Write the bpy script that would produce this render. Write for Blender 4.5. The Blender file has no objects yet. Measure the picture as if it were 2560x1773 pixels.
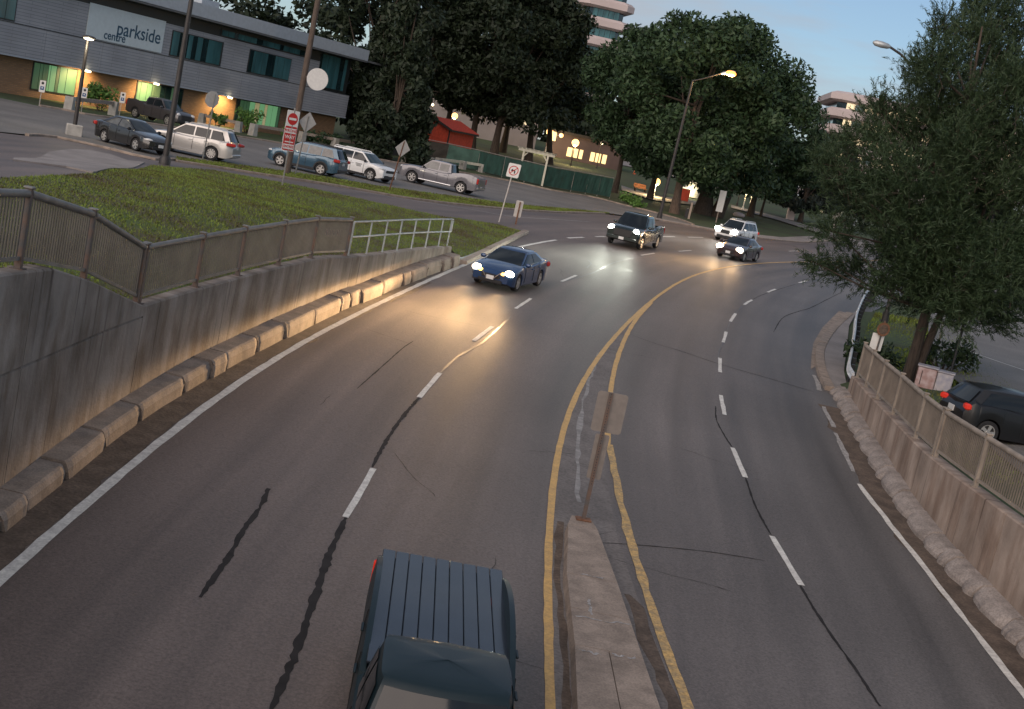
import bpy, math, random
import numpy as np
from mathutils import Vector, Matrix
from mathutils.geometry import delaunay_2d_cdt
random.seed(7); RNG = np.random.default_rng(11)
S = bpy.context.scene
COL = S.collection
R = math.radians
PI = math.pi

# ------------------------------------------------------------------ camera, sky, sun, exposure
FPX, PCX, PCY = 2950.2, 1152.0, 797.9          # photo pixels of the 2304 wide view
ROLL = R(12.0)
HOR = (886.5 - 333.0) * 0.9 * math.cos(ROLL)
PITCH = math.atan(HOR / FPX)
CAM = Vector((0, 0, 4.8))
_F = Vector((0, math.cos(PITCH), -math.sin(PITCH))); _R0 = Vector((1, 0, 0)); _U0 = Vector((0, math.sin(PITCH), math.cos(PITCH)))
_RX = math.cos(ROLL) * _R0 + math.sin(ROLL) * _U0
_UY = -math.sin(ROLL) * _R0 + math.cos(ROLL) * _U0
cam = bpy.data.objects.new('camera', bpy.data.cameras.new('camera'))
COL.objects.link(cam)
cam.matrix_world = Matrix(((_RX.x, _UY.x, -_F.x, CAM.x), (_RX.y, _UY.y, -_F.y, CAM.y), (_RX.z, _UY.z, -_F.z, CAM.z), (0, 0, 0, 1)))
cam.data.sensor_width = 36.0
cam.data.lens = 36.0 * FPX / 2304.0
cam.data.clip_start = 0.2; cam.data.clip_end = 3000
S.camera = cam

SUN_AZ, SUN_EL = R(207), R(24)                 # compass-like: 0 = +Y, clockwise
world = bpy.data.worlds.new('World'); S.world = world; world.use_nodes = True
_n = world.node_tree.nodes; _l = world.node_tree.links; _n.clear()
w_out = _n.new('ShaderNodeOutputWorld'); w_bg = _n.new('ShaderNodeBackground'); w_sky = _n.new('ShaderNodeTexSky')
w_sky.sky_type = 'NISHITA'; w_sky.sun_disc = False; w_sky.sun_elevation = SUN_EL; w_sky.sun_rotation = SUN_AZ
w_sky.air_density = 1.0; w_sky.dust_density = 0.3; w_sky.ozone_density = 4.5
w_tc = _n.new('ShaderNodeTexCoord'); w_map = _n.new('ShaderNodeMapping'); w_map.inputs['Scale'].default_value = (2.4, 1.6, 12.0)
w_map.inputs['Rotation'].default_value = (0.0, 0.16, 0.3)
w_noise = _n.new('ShaderNodeTexNoise'); w_noise.inputs['Scale'].default_value = 2.1; w_noise.inputs['Detail'].default_value = 6; w_noise.inputs['Roughness'].default_value = 0.55
w_ramp = _n.new('ShaderNodeValToRGB'); w_ramp.color_ramp.elements[0].position = 0.43; w_ramp.color_ramp.elements[1].position = 0.62
w_mix = _n.new('ShaderNodeMixRGB'); w_mix.inputs[2].default_value = (4.5, 5.0, 5.7, 1)
w_mul = _n.new('ShaderNodeMath'); w_mul.operation = 'MULTIPLY_ADD'; w_mul.inputs[1].default_value = 0.66; w_mul.inputs[2].default_value = 0.24
_l.new(w_tc.outputs['Generated'], w_map.inputs['Vector']); _l.new(w_map.outputs[0], w_noise.inputs['Vector']); _l.new(w_noise.outputs[0], w_ramp.inputs[0])
_l.new(w_ramp.outputs[0], w_mul.inputs[0]); _l.new(w_mul.outputs[0], w_mix.inputs[0]); _l.new(w_sky.outputs[0], w_mix.inputs[1]); _l.new(w_mix.outputs[0], w_bg.inputs[0])
w_bg.inputs[1].default_value = 0.05
_l.new(w_bg.outputs[0], w_out.inputs[0])

sun = bpy.data.objects.new('sun', bpy.data.lights.new('sun', 'SUN')); COL.objects.link(sun)
sun.data.energy = 1.5; sun.data.angle = R(75); sun.data.color = (1.0, 0.80, 0.66)
_sd = Vector((math.sin(SUN_AZ) * math.cos(SUN_EL), math.cos(SUN_AZ) * math.cos(SUN_EL), math.sin(SUN_EL)))
sun.rotation_euler = _sd.to_track_quat('Z', 'Y').to_euler()
S.view_settings.view_transform = 'Standard'; S.view_settings.look = 'None'
S.view_settings.exposure = 0.98; S.view_settings.gamma = 1.0
S.view_settings.use_curve_mapping = False
try:
    S.cycles.use_denoising = True
    S.cycles.max_bounces = 6; S.cycles.sample_clamp_indirect = 4.0
except Exception: pass

# ------------------------------------------------------------------ terrain
def _pch(xs, ys):
    xs = np.array(xs, float); ys = np.array(ys, float); m = np.gradient(ys, xs)
    def f(x):
        x = min(max(x, xs[0]), xs[-1]); i = min(int(np.searchsorted(xs, x, 'right')) - 1, len(xs) - 2)
        h = xs[i + 1] - xs[i]; t = (x - xs[i]) / h; t2 = t * t; t3 = t2 * t
        return (2 * t3 - 3 * t2 + 1) * ys[i] + (t3 - 2 * t2 + t) * h * m[i] + (-2 * t3 + 3 * t2) * ys[i + 1] + (t3 - t2) * h * m[i + 1]
    return f
zr = _pch([-20, 0, 19, 30, 40, 49, 62, 76, 88, 100, 130, 900], [-4.3, -3.56, -2.70, -2.20, -1.74, -1.32, -.80, -.36, -.13, 0, 0, 0])
KL = [(-6.9, -15), (-6.95, 0), (-7.06, 15), (-7.08, 20.7), (-7.1, 25), (-6.9, 29), (-6.5, 33), (-6.07, 36.5), (-5.6, 40.3), (-4.97, 44), (-4.2, 48.8), (-3.5, 52.5), (-2.83, 55.6)]
KLX = KL + [(-1.92, 62.8), (-.62, 74.2), (0.3, 80), (4, 95), (20, 124), (40, 168), (100, 300), (300, 900)]
KR = [(10.6, -15), (10.5, 0), (10.35, 20), (10.15, 25.2), (10.02, 27.3), (9.98, 29.5), (10.05, 32), (10.15, 34), (10.37, 37), (10.58, 40.1), (10.86, 43.2), (11.0, 45.4), (11.36, 48.5), (12.2, 52.9), (14.1, 59.7), (16.8, 68), (20.2, 77), (28, 97), (40, 128), (62, 182), (110, 300), (300, 900)]
_klx = np.array(KLX); _krx = np.array(KR)
def XL(y): return float(np.interp(y, _klx[:, 1], _klx[:, 0]))
def XR(y): return float(np.interp(y, _krx[:, 1], _krx[:, 0]))
def wallL(y): return float(np.interp(y, [-15, 14, 20.9, 23, 26.3, 30, 36, 39, 42.4, 47.5, 55.3], [1.6, 1.5, 1.17, .72, -.14, -.12, -.03, -.01, -.15, -.25, -.34]))
def wallR(y): return float(np.interp(y, [-15, 28, 32, 37, 44], [-.55, -.62, -.72, -.71, -.74]))
def lerp_(a, b, t): return a + (b - a) * t
def sst(t): t = min(max(t, 0.), 1.); return t * t * (3 - 2 * t)
def zf(x, y):
    z = zr(y)
    xl = XL(y)
    if x < xl - (.44 if y < 55 else 0):
        d = xl - x
        if y < 55: e = wallL(y)
        else: e = z + float(np.interp(y, [55, 57, 72, 75], [.36, .14, .14, 0]))
        up = float(np.interp(y, [0, 20, 34, 50], [1.7, 1.2, .25, 0]))
        z = e + (up - e) * sst((d - .6) / 12)
        if y < 66: z += .55 * sst((d - .8) / 5) * sst((17.5 - d) / 7) * sst((62 - y) / 16)
    else:
        xr_ = XR(y)
        if x > xr_ + .4 and y < 100:
            e = wallR(y) if y < 44 else z + .15 * sst((95 - y) / 10)
            up = float(np.interp(y, [60, 95], [-.4, 0]))
            z = e + (up - e) * sst((x - xr_ - 1.9) / 4)
    if y > 138: z += min((y - 138) * .03, 4.5) * sst((120 - abs(x)) / 50)
    return z
def ray(x, y):
    return _F + (x - PCX) / FPX * _RX + (PCY - y) / FPX * _UY
def at(x, y, h=0.0):
    """ground point seen at photo position x, y (h metres over the ground)"""
    r = ray(x, y); t0 = 8.; t = 8.
    while t < 900:
        p = r * t
        if CAM.z + p.z < zf(p.x, p.y) + h:
            a, b = t0, t
            for _ in range(22):
                m = (a + b) / 2; p = r * m
                if CAM.z + p.z < zf(p.x, p.y) + h: b = m
                else: a = m
            p = r * b; return Vector((p.x, p.y, CAM.z + p.z))
        t0 = t; t *= 1.012
    p = r * 300; return Vector((p.x, p.y, CAM.z + p.z))
def far(x, y, dist):
    """point at forward distance dist"""
    r = ray(x, y); t = dist / r.y; p = r * t
    return Vector((p.x, p.y, CAM.z + p.z))
def gz(x, y): return Vector((x, y, zf(x, y)))

# ------------------------------------------------------------------ materials
MATS = {}
def mat(name, col, rough=.7, var=.25, scale=6., bump=0., metal=0., emit=None, estr=0., col2=None, stretch=(1, 1, 1), spec=.5, fine=0., finescale=120., coat=0., coord='Object'):
    if name in MATS: return MATS[name]
    m = bpy.data.materials.new(name); m.use_nodes = True; MATS[name] = m
    nt = m.node_tree; n = nt.nodes; l = nt.links; b = n['Principled BSDF']
    b.inputs['Roughness'].default_value = rough; b.inputs['Metallic'].default_value = metal
    b.inputs['Specular IOR Level'].default_value = spec
    if coat: b.inputs['Coat Weight'].default_value = coat; b.inputs['Coat Roughness'].default_value = .06
    c = tuple(col) + (1,)
    if var or fine or bump:
        tc = n.new('ShaderNodeTexCoord'); mp = n.new('ShaderNodeMapping'); mp.inputs['Scale'].default_value = stretch
        l.new(tc.outputs[coord], mp.inputs[0])
        no = n.new('ShaderNodeTexNoise'); no.inputs['Scale'].default_value = scale; no.inputs['Detail'].default_value = 6
        l.new(mp.outputs[0], no.inputs['Vector'])
        mx = n.new('ShaderNodeMixRGB'); d = col2 if col2 else tuple(v * (1 - var) for v in col)
        u = col if col2 else tuple(v * (1 + var) for v in col)
        mx.inputs[1].default_value = tuple(d) + (1,); mx.inputs[2].default_value = tuple(u) + (1,)
        rp = n.new('ShaderNodeValToRGB'); rp.color_ramp.elements[0].position = .34; rp.color_ramp.elements[1].position = .66
        l.new(no.outputs[0], rp.inputs[0]); l.new(rp.outputs[0], mx.inputs[0])
        last = mx.outputs[0]
        if fine:
            n2 = n.new('ShaderNodeTexNoise'); n2.inputs['Scale'].default_value = finescale; n2.inputs['Detail'].default_value = 3
            l.new(tc.outputs[coord], n2.inputs['Vector'])
            mr = n.new('ShaderNodeMapRange'); mr.inputs[1].default_value = .3; mr.inputs[2].default_value = .7; mr.inputs[3].default_value = 1 - fine; mr.inputs[4].default_value = 1 + fine
            l.new(n2.outputs[0], mr.inputs[0])
            mm = n.new('ShaderNodeVectorMath'); mm.operation = 'SCALE'
            l.new(last, mm.inputs[0]); l.new(mr.outputs[0], mm.inputs['Scale']); last = mm.outputs[0]
        l.new(last, b.inputs['Base Color'])
        if bump:
            bp = n.new('ShaderNodeBump'); bp.inputs['Strength'].default_value = bump; bp.inputs['Distance'].default_value = .02
            nb = n.new('ShaderNodeTexNoise'); nb.inputs['Scale'].default_value = scale * 6; nb.inputs['Detail'].default_value = 5
            l.new(mp.outputs[0], nb.inputs['Vector']); l.new(nb.outputs[0], bp.inputs['Height']); l.new(bp.outputs[0], b.inputs['Normal'])
    else:
        b.inputs['Base Color'].default_value = c
    if emit:
        b.inputs['Emission Color'].default_value = tuple(emit) + (1,); b.inputs['Emission Strength'].default_value = estr
    return m

def asphalt_mat(name, base, warm):
    m = bpy.data.materials.new(name); m.use_nodes = True
    nt = m.node_tree; n = nt.nodes; l = nt.links; b = n['Principled BSDF']; b.inputs['Specular IOR Level'].default_value = .42
    uv = n.new('ShaderNodeUVMap'); uv.uv_map = 'lane'
    tc = n.new('ShaderNodeTexCoord')
    mp = n.new('ShaderNodeMapping'); mp.inputs['Scale'].default_value = (1.0, .035, 1); l.new(uv.outputs[0], mp.inputs[0])
    st = n.new('ShaderNodeTexNoise'); st.inputs['Scale'].default_value = 1.15; st.inputs['Detail'].default_value = 3; l.new(mp.outputs[0], st.inputs['Vector'])
    bl = n.new('ShaderNodeTexNoise'); bl.inputs['Scale'].default_value = .16; bl.inputs['Detail'].default_value = 6; l.new(tc.outputs['Object'], bl.inputs['Vector'])
    fi = n.new('ShaderNodeTexNoise'); fi.inputs['Scale'].default_value = 20; fi.inputs['Detail'].default_value = 4; fi.inputs['Roughness'].default_value = .8; l.new(tc.outputs['Object'], fi.inputs['Vector'])
    # lateral warm to cool drift: colour ramp across the carriageway
    sx = n.new('ShaderNodeSeparateXYZ'); l.new(uv.outputs[0], sx.inputs[0])
    mr = n.new('ShaderNodeMapRange'); mr.inputs[1].default_value = -8; mr.inputs[2].default_value = 9; l.new(sx.outputs[0], mr.inputs[0])
    mx = n.new('ShaderNodeMixRGB'); mx.inputs[1].default_value = tuple(warm) + (1,); mx.inputs[2].default_value = tuple(base) + (1,); l.new(mr.outputs[0], mx.inputs[0])
    def scale(prev, src, lo, hi, a=.3, z=.7):
        r = n.new('ShaderNodeMapRange'); r.inputs[1].default_value = a; r.inputs[2].default_value = z; r.inputs[3].default_value = lo; r.inputs[4].default_value = hi
        l.new(src, r.inputs[0]); v = n.new('ShaderNodeVectorMath'); v.operation = 'SCALE'; l.new(prev, v.inputs[0]); l.new(r.outputs[0], v.inputs['Scale']); return v.outputs[0]
    o = scale(mx.outputs[0], st.outputs[0], .70, 1.26); o = scale(o, bl.outputs[0], .86, 1.14); o = scale(o, fi.outputs[0], .58, 1.42)
    l.new(o, b.inputs['Base Color'])
    rr = n.new('ShaderNodeMapRange'); rr.inputs[3].default_value = .50; rr.inputs[4].default_value = .66; l.new(st.outputs[0], rr.inputs[0]); l.new(rr.outputs[0], b.inputs['Roughness'])
    bp = n.new('ShaderNodeBump'); bp.inputs['Strength'].default_value = .35; bp.inputs['Distance'].default_value = .012; l.new(fi.outputs[0], bp.inputs['Height']); l.new(bp.outputs[0], b.inputs['Normal'])
    return m
M_ROAD = asphalt_mat('asphalt', (.110, .105, .101), (.130, .101, .088))
M_LOT = mat('lot asphalt', (.15, .14, .128), .75, .18, .25, .2, fine=.25, finescale=14)
M_GRASS = mat('grass soil', (.075, .105, .026), .95, .3, .45, .6, col2=(.085, .062, .034), fine=.35, finescale=9)
M_PARK = mat('park grass', (.045, .075, .022), .95, .3, .25, .4, col2=(.04, .046, .018), fine=.3, finescale=5)
M_WALK = mat('pavement concrete', (.24, .215, .2), .85, .15, .8, .2, fine=.15, finescale=30)
def concrete(name, col, dark):
    m = bpy.data.materials.new(name); m.use_nodes = True; nt = m.node_tree; n = nt.nodes; l = nt.links; b = n['Principled BSDF']
    b.inputs['Roughness'].default_value = .88
    uv = n.new('ShaderNodeUVMap'); uv.uv_map = 'face'; tc = n.new('ShaderNodeTexCoord')
    mp = n.new('ShaderNodeMapping'); mp.inputs['Scale'].default_value = (.8, .22, 1); l.new(uv.outputs[0], mp.inputs[0])
    st = n.new('ShaderNodeTexNoise'); st.inputs['Scale'].default_value = 2.1; st.inputs['Detail'].default_value = 7; st.inputs['Roughness'].default_value = .62; l.new(mp.outputs[0], st.inputs['Vector'])
    rp = n.new('ShaderNodeValToRGB'); rp.color_ramp.elements[0].position = .36; rp.color_ramp.elements[1].position = .60
    rp.color_ramp.elements[0].color = tuple(dark) + (1,); rp.color_ramp.elements[1].color = tuple(col) + (1,); l.new(st.outputs[0], rp.inputs[0])
    bl = n.new('ShaderNodeTexNoise'); bl.inputs['Scale'].default_value = .9; bl.inputs['Detail'].default_value = 5; l.new(tc.outputs['Object'], bl.inputs['Vector'])
    r = n.new('ShaderNodeMapRange'); r.inputs[1].default_value = .3; r.inputs[2].default_value = .7; r.inputs[3].default_value = .7; r.inputs[4].default_value = 1.25; l.new(bl.outputs[0], r.inputs[0])
    v = n.new('ShaderNodeVectorMath'); v.operation = 'SCALE'; l.new(rp.outputs[0], v.inputs[0]); l.new(r.outputs[0], v.inputs['Scale'])
    # narrow black run-off stains
    s2 = n.new('ShaderNodeMapping'); s2.inputs['Scale'].default_value = (1.7, .05, 1); l.new(uv.outputs[0], s2.inputs[0])
    sn = n.new('ShaderNodeTexNoise'); sn.inputs['Scale'].default_value = 2.6; sn.inputs['Detail'].default_value = 4; l.new(s2.outputs[0], sn.inputs['Vector'])
    sr = n.new('ShaderNodeMapRange'); sr.inputs[1].default_value = .58; sr.inputs[2].default_value = .70; l.new(sn.outputs[0], sr.inputs[0])
    m2 = n.new('ShaderNodeMixRGB'); m2.inputs[2].default_value = (dark[0] * .42, dark[1] * .4, dark[2] * .4, 1); l.new(sr.outputs[0], m2.inputs[0]); l.new(v.outputs[0], m2.inputs[1])
    l.new(m2.outputs[0], b.inputs['Base Color'])
    fi = n.new('ShaderNodeTexNoise'); fi.inputs['Scale'].default_value = 14; fi.inputs['Detail'].default_value = 6; l.new(tc.outputs['Object'], fi.inputs['Vector'])
    bp = n.new('ShaderNodeBump'); bp.inputs['Strength'].default_value = .4; bp.inputs['Distance'].default_value = .03; l.new(fi.outputs[0], bp.inputs['Height']); l.new(bp.outputs[0], b.inputs['Normal'])
    return m
M_WALL_L = concrete('weathered wall concrete', (.29, .25, .215), (.16, .12, .09))
M_WALL_R = concrete('tan wall concrete', (.36, .285, .23), (.22, .155, .115))
M_KERB = mat('kerb concrete', (.26, .21, .17), .88, .22, 2.5, .35, fine=.2, finescale=30)
M_KERBR = mat('rough kerb concrete', (.26, .225, .20), .9, .25, 2.2, .5, fine=.25, finescale=24)
M_WHITE = mat('road paint white', (.70, .68, .62), .6, .1, 5, 0, col2=(.52, .50, .46), fine=.14, finescale=20)
M_YELLOW = mat('road paint yellow', (.60, .37, .12), .6, .1, 5, 0, col2=(.46, .29, .11), fine=.14, finescale=20)
M_WORN = mat('worn road paint', (.42, .40, .38), .7, .2, 9, 0, col2=(.2, .19, .18), fine=.3, finescale=25)
M_WORNY = mat('worn yellow paint', (.56, .36, .13), .7, .2, 7, 0, col2=(.30, .22, .12), fine=.3, finescale=22)
M_TAR = mat('crack sealant', (.028, .026, .026), .8, .2, 3, spec=.15); M_TARS = mat('smooth crack sealant', (.03, .03, .031), .4, .2, 3)
M_DIRT = mat('gutter dirt', (.098, .072, .054), .95, .3, 2, .4, fine=.3, finescale=18)
M_RAIL = mat('grey fence paint', (.15, .145, .135), .55, .2, 3, .1, fine=.1)
M_PICK = mat('picket paint', (.10, .093, .078), .6, .2, 2)
M_RUST = mat('rusting post steel', (.15, .088, .06), .7, .3, 4, .2, col2=(.085, .082, .08))
M_TANRAIL = mat('tan fence paint', (.27, .225, .18), .6, .18, 3, .1)
M_TANPICK = mat('tan picket paint', (.185, .15, .118), .65, .18, 2)
M_GALV = mat('galvanised steel', (.42, .45, .46), .45, .15, 4, metal=.5)
M_GUARD = mat('guard rail steel', (.55, .58, .6), .5, .12, 3, metal=.2)
M_BLACK = mat('black plastic', (.012, .012, .013), .5, 0)
M_DARKPOLE = mat('dark pole paint', (.03, .026, .024), .5, .2, 3)
M_WOODPOLE = mat('weathered pole', (.085, .062, .048), .8, .3, 4, .3, stretch=(6, 6, .6))
M_SIGNBACK = mat('sign back aluminium', (.50, .47, .43), .6, .08, 8)
M_SIGNWHITE = mat('sign white', (.74, .72, .68), .5, .05, 8)
M_SIGNRED = mat('sign red', (.52, .022, .018), .5, .06, 8)
M_SIGNBLACK = mat('sign black', (.014, .014, .016), .5, 0)
M_SIGNTAN = mat('dull sign back', (.20, .175, .155), .6, .1, 8)
M_POSTST = mat('galvanised sign post', (.34, .32, .29), .55, .15, 6, metal=.4)
M_RUSTPOST = mat('rusty sign post', (.16, .075, .04), .8, .3, 9, .2)
M_TYRE = mat('tyre rubber', (.016, .016, .017), .85, .2, 9)
M_RIM = mat('alloy rim', (.62, .6, .57), .32, .05, 9, metal=.75)
M_RIMDARK = mat('rim gap', (.02, .02, .02), .7, 0)
M_GLASS = mat('car glass', (.010, .013, .015), .07, 0, spec=.5)
M_GLASSLT = mat('light car glass', (.085, .088, .084), .08, .3, 3, spec=.8)  # paler copy of the car glass, sky reflection put into its grey
M_CHROME = mat('chrome trim', (.7, .7, .7), .18, 0, metal=1)
M_TAIL = mat('tail lamp', (.42, .02, .014), .2, 0, coat=.6)
M_TAILON = mat('lit tail lamp', (.5, .02, .014), .25, 0, emit=(1, .07, .03), estr=.10)
M_LENS = mat('clear lamp lens', (.62, .62, .6), .15, 0, coat=.5)
M_PLATE = mat('number plate', (.62, .62, .6), .5, .08, 30)
M_HEADW = mat('lit head lamp', (.9, .9, .85), .2, 0, emit=(1, .96, .85), estr=16)
M_HEADY = mat('lit warm head lamp', (.9, .85, .7), .2, 0, emit=(1, .84, .6), estr=16)
M_INDIC = mat('lit amber lamp', (.9, .5, .1), .2, 0, emit=(1, .5, .08), estr=4)
M_SODIUM = mat('sodium lamp', (.9, .6, .2), .3, 0, emit=(1, .27, .03), estr=1.5)
M_GLOBE = mat('warm globe lamp', (.9, .8, .6), .3, 0, emit=(1, .50, .15), estr=1.9)
M_GLOBEW = mat('pale globe lamp', (.9, .85, .7), .3, 0, emit=(1, .8, .5), estr=2.4)
M_LEDW = mat('soffit lamp', (.9, .85, .7), .3, 0, emit=(1, .82, .5), estr=5)
M_WINLIT = mat('lit window', (.4, .33, .2), .4, 0, emit=(1, .66, .26), estr=.9)
M_WINLITP = mat('pale lit window', (.4, .33, .2), .4, .3, 2, emit=(1, .78, .48), estr=.55)
M_TRUNK = mat('bark', (.06, .045, .034), .95, .35, 5, .6, stretch=(3, 3, .5))
M_BARKLT = mat('pale bark', (.12, .085, .062), .95, .3, 5, .6, stretch=(3, 3, .5))
M_BLOCK = mat('barrier concrete', (.36, .35, .32), .85, .15, 3, .2)
M_TIMBER = mat('weathered timber', (.30, .245, .20), .85, .2, 4, .2, stretch=(1, 1, 6))
M_TIMBERW = mat('painted timber', (.56, .54, .44), .8, .12, 5, .1)
M_CLAD = mat('grey cladding', (.31, .325, .355), .6, .06, 3, .1, stretch=(1, 1, 8), fine=.08, finescale=40)
M_WFRAME = mat('dark window frame', (.018, .022, .022), .5, 0)
M_TEAL = mat('teal window glass', (.045, .135, .15), .2, .35, .9, spec=.7, stretch=(1, 1, .2))
M_TEALD = mat('dark teal glass', (.01, .026, .03), .1, .3, .9, spec=.7)
M_GREENWIN = mat('lit green blinds', (.06, .13, .07), .6, .25, 1.3, stretch=(1, 1, .3), emit=(.18, .42, .2), estr=.3)
M_GREENDK = mat('dim green blinds', (.05, .09, .06), .5, .25, 1.5, stretch=(1, 1, .3), emit=(.14, .34, .16), estr=.08)
M_DIVIDER = mat('window mullion', (.035, .05, .04), .5, 0)
M_ROOFMET = mat('roof fascia metal', (.36, .4, .44), .5, .06, 3)
M_SOFFIT = mat('soffit panel', (.12, .125, .13), .7, .1, 2)
M_BANNER = mat('banner vinyl', (.55, .63, .66), .6, .04, 3)
M_TEXTBLUE = mat('sign lettering', (.02, .075, .13), .6, 0)
M_REDHUT = mat('red painted board', (.52, .06, .025), .7, .15, 3, .1)
M_REDROOF = mat('red roof shingle', (.5, .065, .04), .7, .2, 5, .3)
M_DKTRIM = mat('dark trim board', (.03, .022, .018), .7, 0)
M_SCREEN = mat('green screen fabric', (.013, .05, .04), .8, .3, 1.2, .1, stretch=(2, 2, .6))
M_SCREENL = mat('pale green screen fabric', (.045, .10, .078), .8, .25, 1.2)
M_SCREENB = mat('brown screen fabric', (.045, .038, .03), .8, .25, 1.2)
M_PINK = mat('pink concrete', (.47, .40, .39), .85, .08, .2, .1)
M_PALE = mat('pale stone', (.24, .215, .21), .85, .1, .3)
M_STONE = mat('monument stone', (.55, .52, .42), .8, .1, 2)
M_YWALL = mat('cream wall', (.6, .54, .36), .8, .08, 1)
M_BENCH = mat('orange bench wood', (.40, .15, .06), .7, .15, 6)
M_ORANGE = mat('orange plastic', (.65, .12, .04), .6, 0)
M_REDBOX = mat('red box paint', (.4, .06, .04), .6, .1, 4)
def brick_mat():
    m = bpy.data.materials.new('orange brick'); m.use_nodes = True; n = m.node_tree.nodes; l = m.node_tree.links; b = n['Principled BSDF']; b.inputs['Roughness'].default_value = .85
    uv = n.new('ShaderNodeUVMap'); uv.uv_map = 'face'; br = n.new('ShaderNodeTexBrick')
    br.inputs['Color1'].default_value = (.33, .19, .10, 1); br.inputs['Color2'].default_value = (.25, .14, .075, 1); br.inputs['Mortar'].default_value = (.2, .15, .1, 1)
    br.inputs['Scale'].default_value = 1; br.inputs['Brick Width'].default_value = .4; br.inputs['Row Height'].default_value = .13; br.inputs['Mortar Size'].default_value = .016
    l.new(uv.outputs[0], br.inputs[0]); l.new(br.outputs[0], b.inputs['Base Color']); return m
M_BRICK = brick_mat()
def board_mat():
    m = bpy.data.materials.new('grey siding'); m.use_nodes = True; n = m.node_tree.nodes; l = m.node_tree.links; b = n['Principled BSDF']; b.inputs['Roughness'].default_value = .6
    uv = n.new('ShaderNodeUVMap'); uv.uv_map = 'face'; br = n.new('ShaderNodeTexBrick')
    br.inputs['Color1'].default_value = (.32, .335, .365, 1); br.inputs['Color2'].default_value = (.285, .30, .33, 1); br.inputs['Mortar'].default_value = (.17, .18, .2, 1)
    br.inputs['Scale'].default_value = 1; br.inputs['Brick Width'].default_value = 3.02; br.inputs['Row Height'].default_value = .24; br.inputs['Mortar Size'].default_value = .018
    l.new(uv.outputs[0], br.inputs[0]); no = n.new('ShaderNodeTexNoise'); no.inputs['Scale'].default_value = .35; no.inputs['Detail'].default_value = 6; l.new(uv.outputs[0], no.inputs['Vector'])
    mr = n.new('ShaderNodeMapRange'); mr.inputs[1].default_value = .3; mr.inputs[2].default_value = .7; mr.inputs[3].default_value = .85; mr.inputs[4].default_value = 1.12; l.new(no.outputs[0], mr.inputs[0])
    v = n.new('ShaderNodeVectorMath'); v.operation = 'SCALE'; l.new(br.outputs[0], v.inputs[0]); l.new(mr.outputs[0], v.inputs['Scale']); l.new(v.outputs[0], b.inputs['Base Color']); return m
M_SIDING = board_mat()
def paint(name, col, rough=.28, metal=.0, coat=1.):
    return mat(name, col, rough, 0, metal=metal, coat=coat)
def leaf_mat(name, a, c, rough=.6, patch=1.):
    m = bpy.data.materials.new(name); m.use_nodes = True; n = m.node_tree.nodes; l = m.node_tree.links; b = n['Principled BSDF']; b.inputs['Roughness'].default_value = rough; b.inputs['Specular IOR Level'].default_value = .3
    g = n.new('ShaderNodeNewGeometry'); tc = n.new('ShaderNodeTexCoord'); no = n.new('ShaderNodeTexNoise'); no.inputs['Scale'].default_value = .45; no.inputs['Detail'].default_value = 3
    l.new(tc.outputs['Object'], no.inputs['Vector'])
    pm = n.new('ShaderNodeMath'); pm.operation = 'MULTIPLY_ADD'; pm.inputs[1].default_value = 2 * patch - 1; pm.inputs[2].default_value = .5 - .5 * (2 * patch - 1); l.new(no.outputs[0], pm.inputs[0])
    rm = n.new('ShaderNodeMath'); rm.operation = 'MULTIPLY_ADD'; rm.inputs[1].default_value = 1 / patch; rm.inputs[2].default_value = .5 - .5 / patch; l.new(g.outputs['Random Per Island'], rm.inputs[0])
    ad = n.new('ShaderNodeMath'); ad.operation = 'ADD'; l.new(rm.outputs[0], ad.inputs[0]); l.new(pm.outputs[0], ad.inputs[1])
    mr = n.new('ShaderNodeMapRange'); mr.inputs[1].default_value = .35; mr.inputs[2].default_value = 1.2; l.new(ad.outputs[0], mr.inputs[0])
    mx = n.new('ShaderNodeMixRGB'); mx.inputs[1].default_value = tuple(a) + (1,); mx.inputs[2].default_value = tuple(c) + (1,); l.new(mr.outputs[0], mx.inputs[0]); l.new(mx.outputs[0], b.inputs['Base Color'])
    return m
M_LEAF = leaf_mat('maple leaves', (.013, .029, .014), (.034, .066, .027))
M_LEAFD = leaf_mat('shaded dark leaves', (.009, .016, .008), (.020, .032, .015))  # darker copy of the leaf colours, shade of the back trees put into it
M_LEAFP = leaf_mat('spruce needles', (.018, .026, .024), (.03, .042, .034))
M_LEAFN = leaf_mat('olive foliage', (.011, .028, .012), (.036, .060, .025))
M_LEAFB = leaf_mat('bush leaves', (.05, .11, .025), (.1, .2, .04))
M_BLADE = leaf_mat('grass blades', (.085, .082, .022), (.165, .225, .040), .8, 2.)
M_BLADEB = leaf_mat('dry grass blades', (.085, .055, .028), (.12, .13, .036), .8, 2.)

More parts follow.
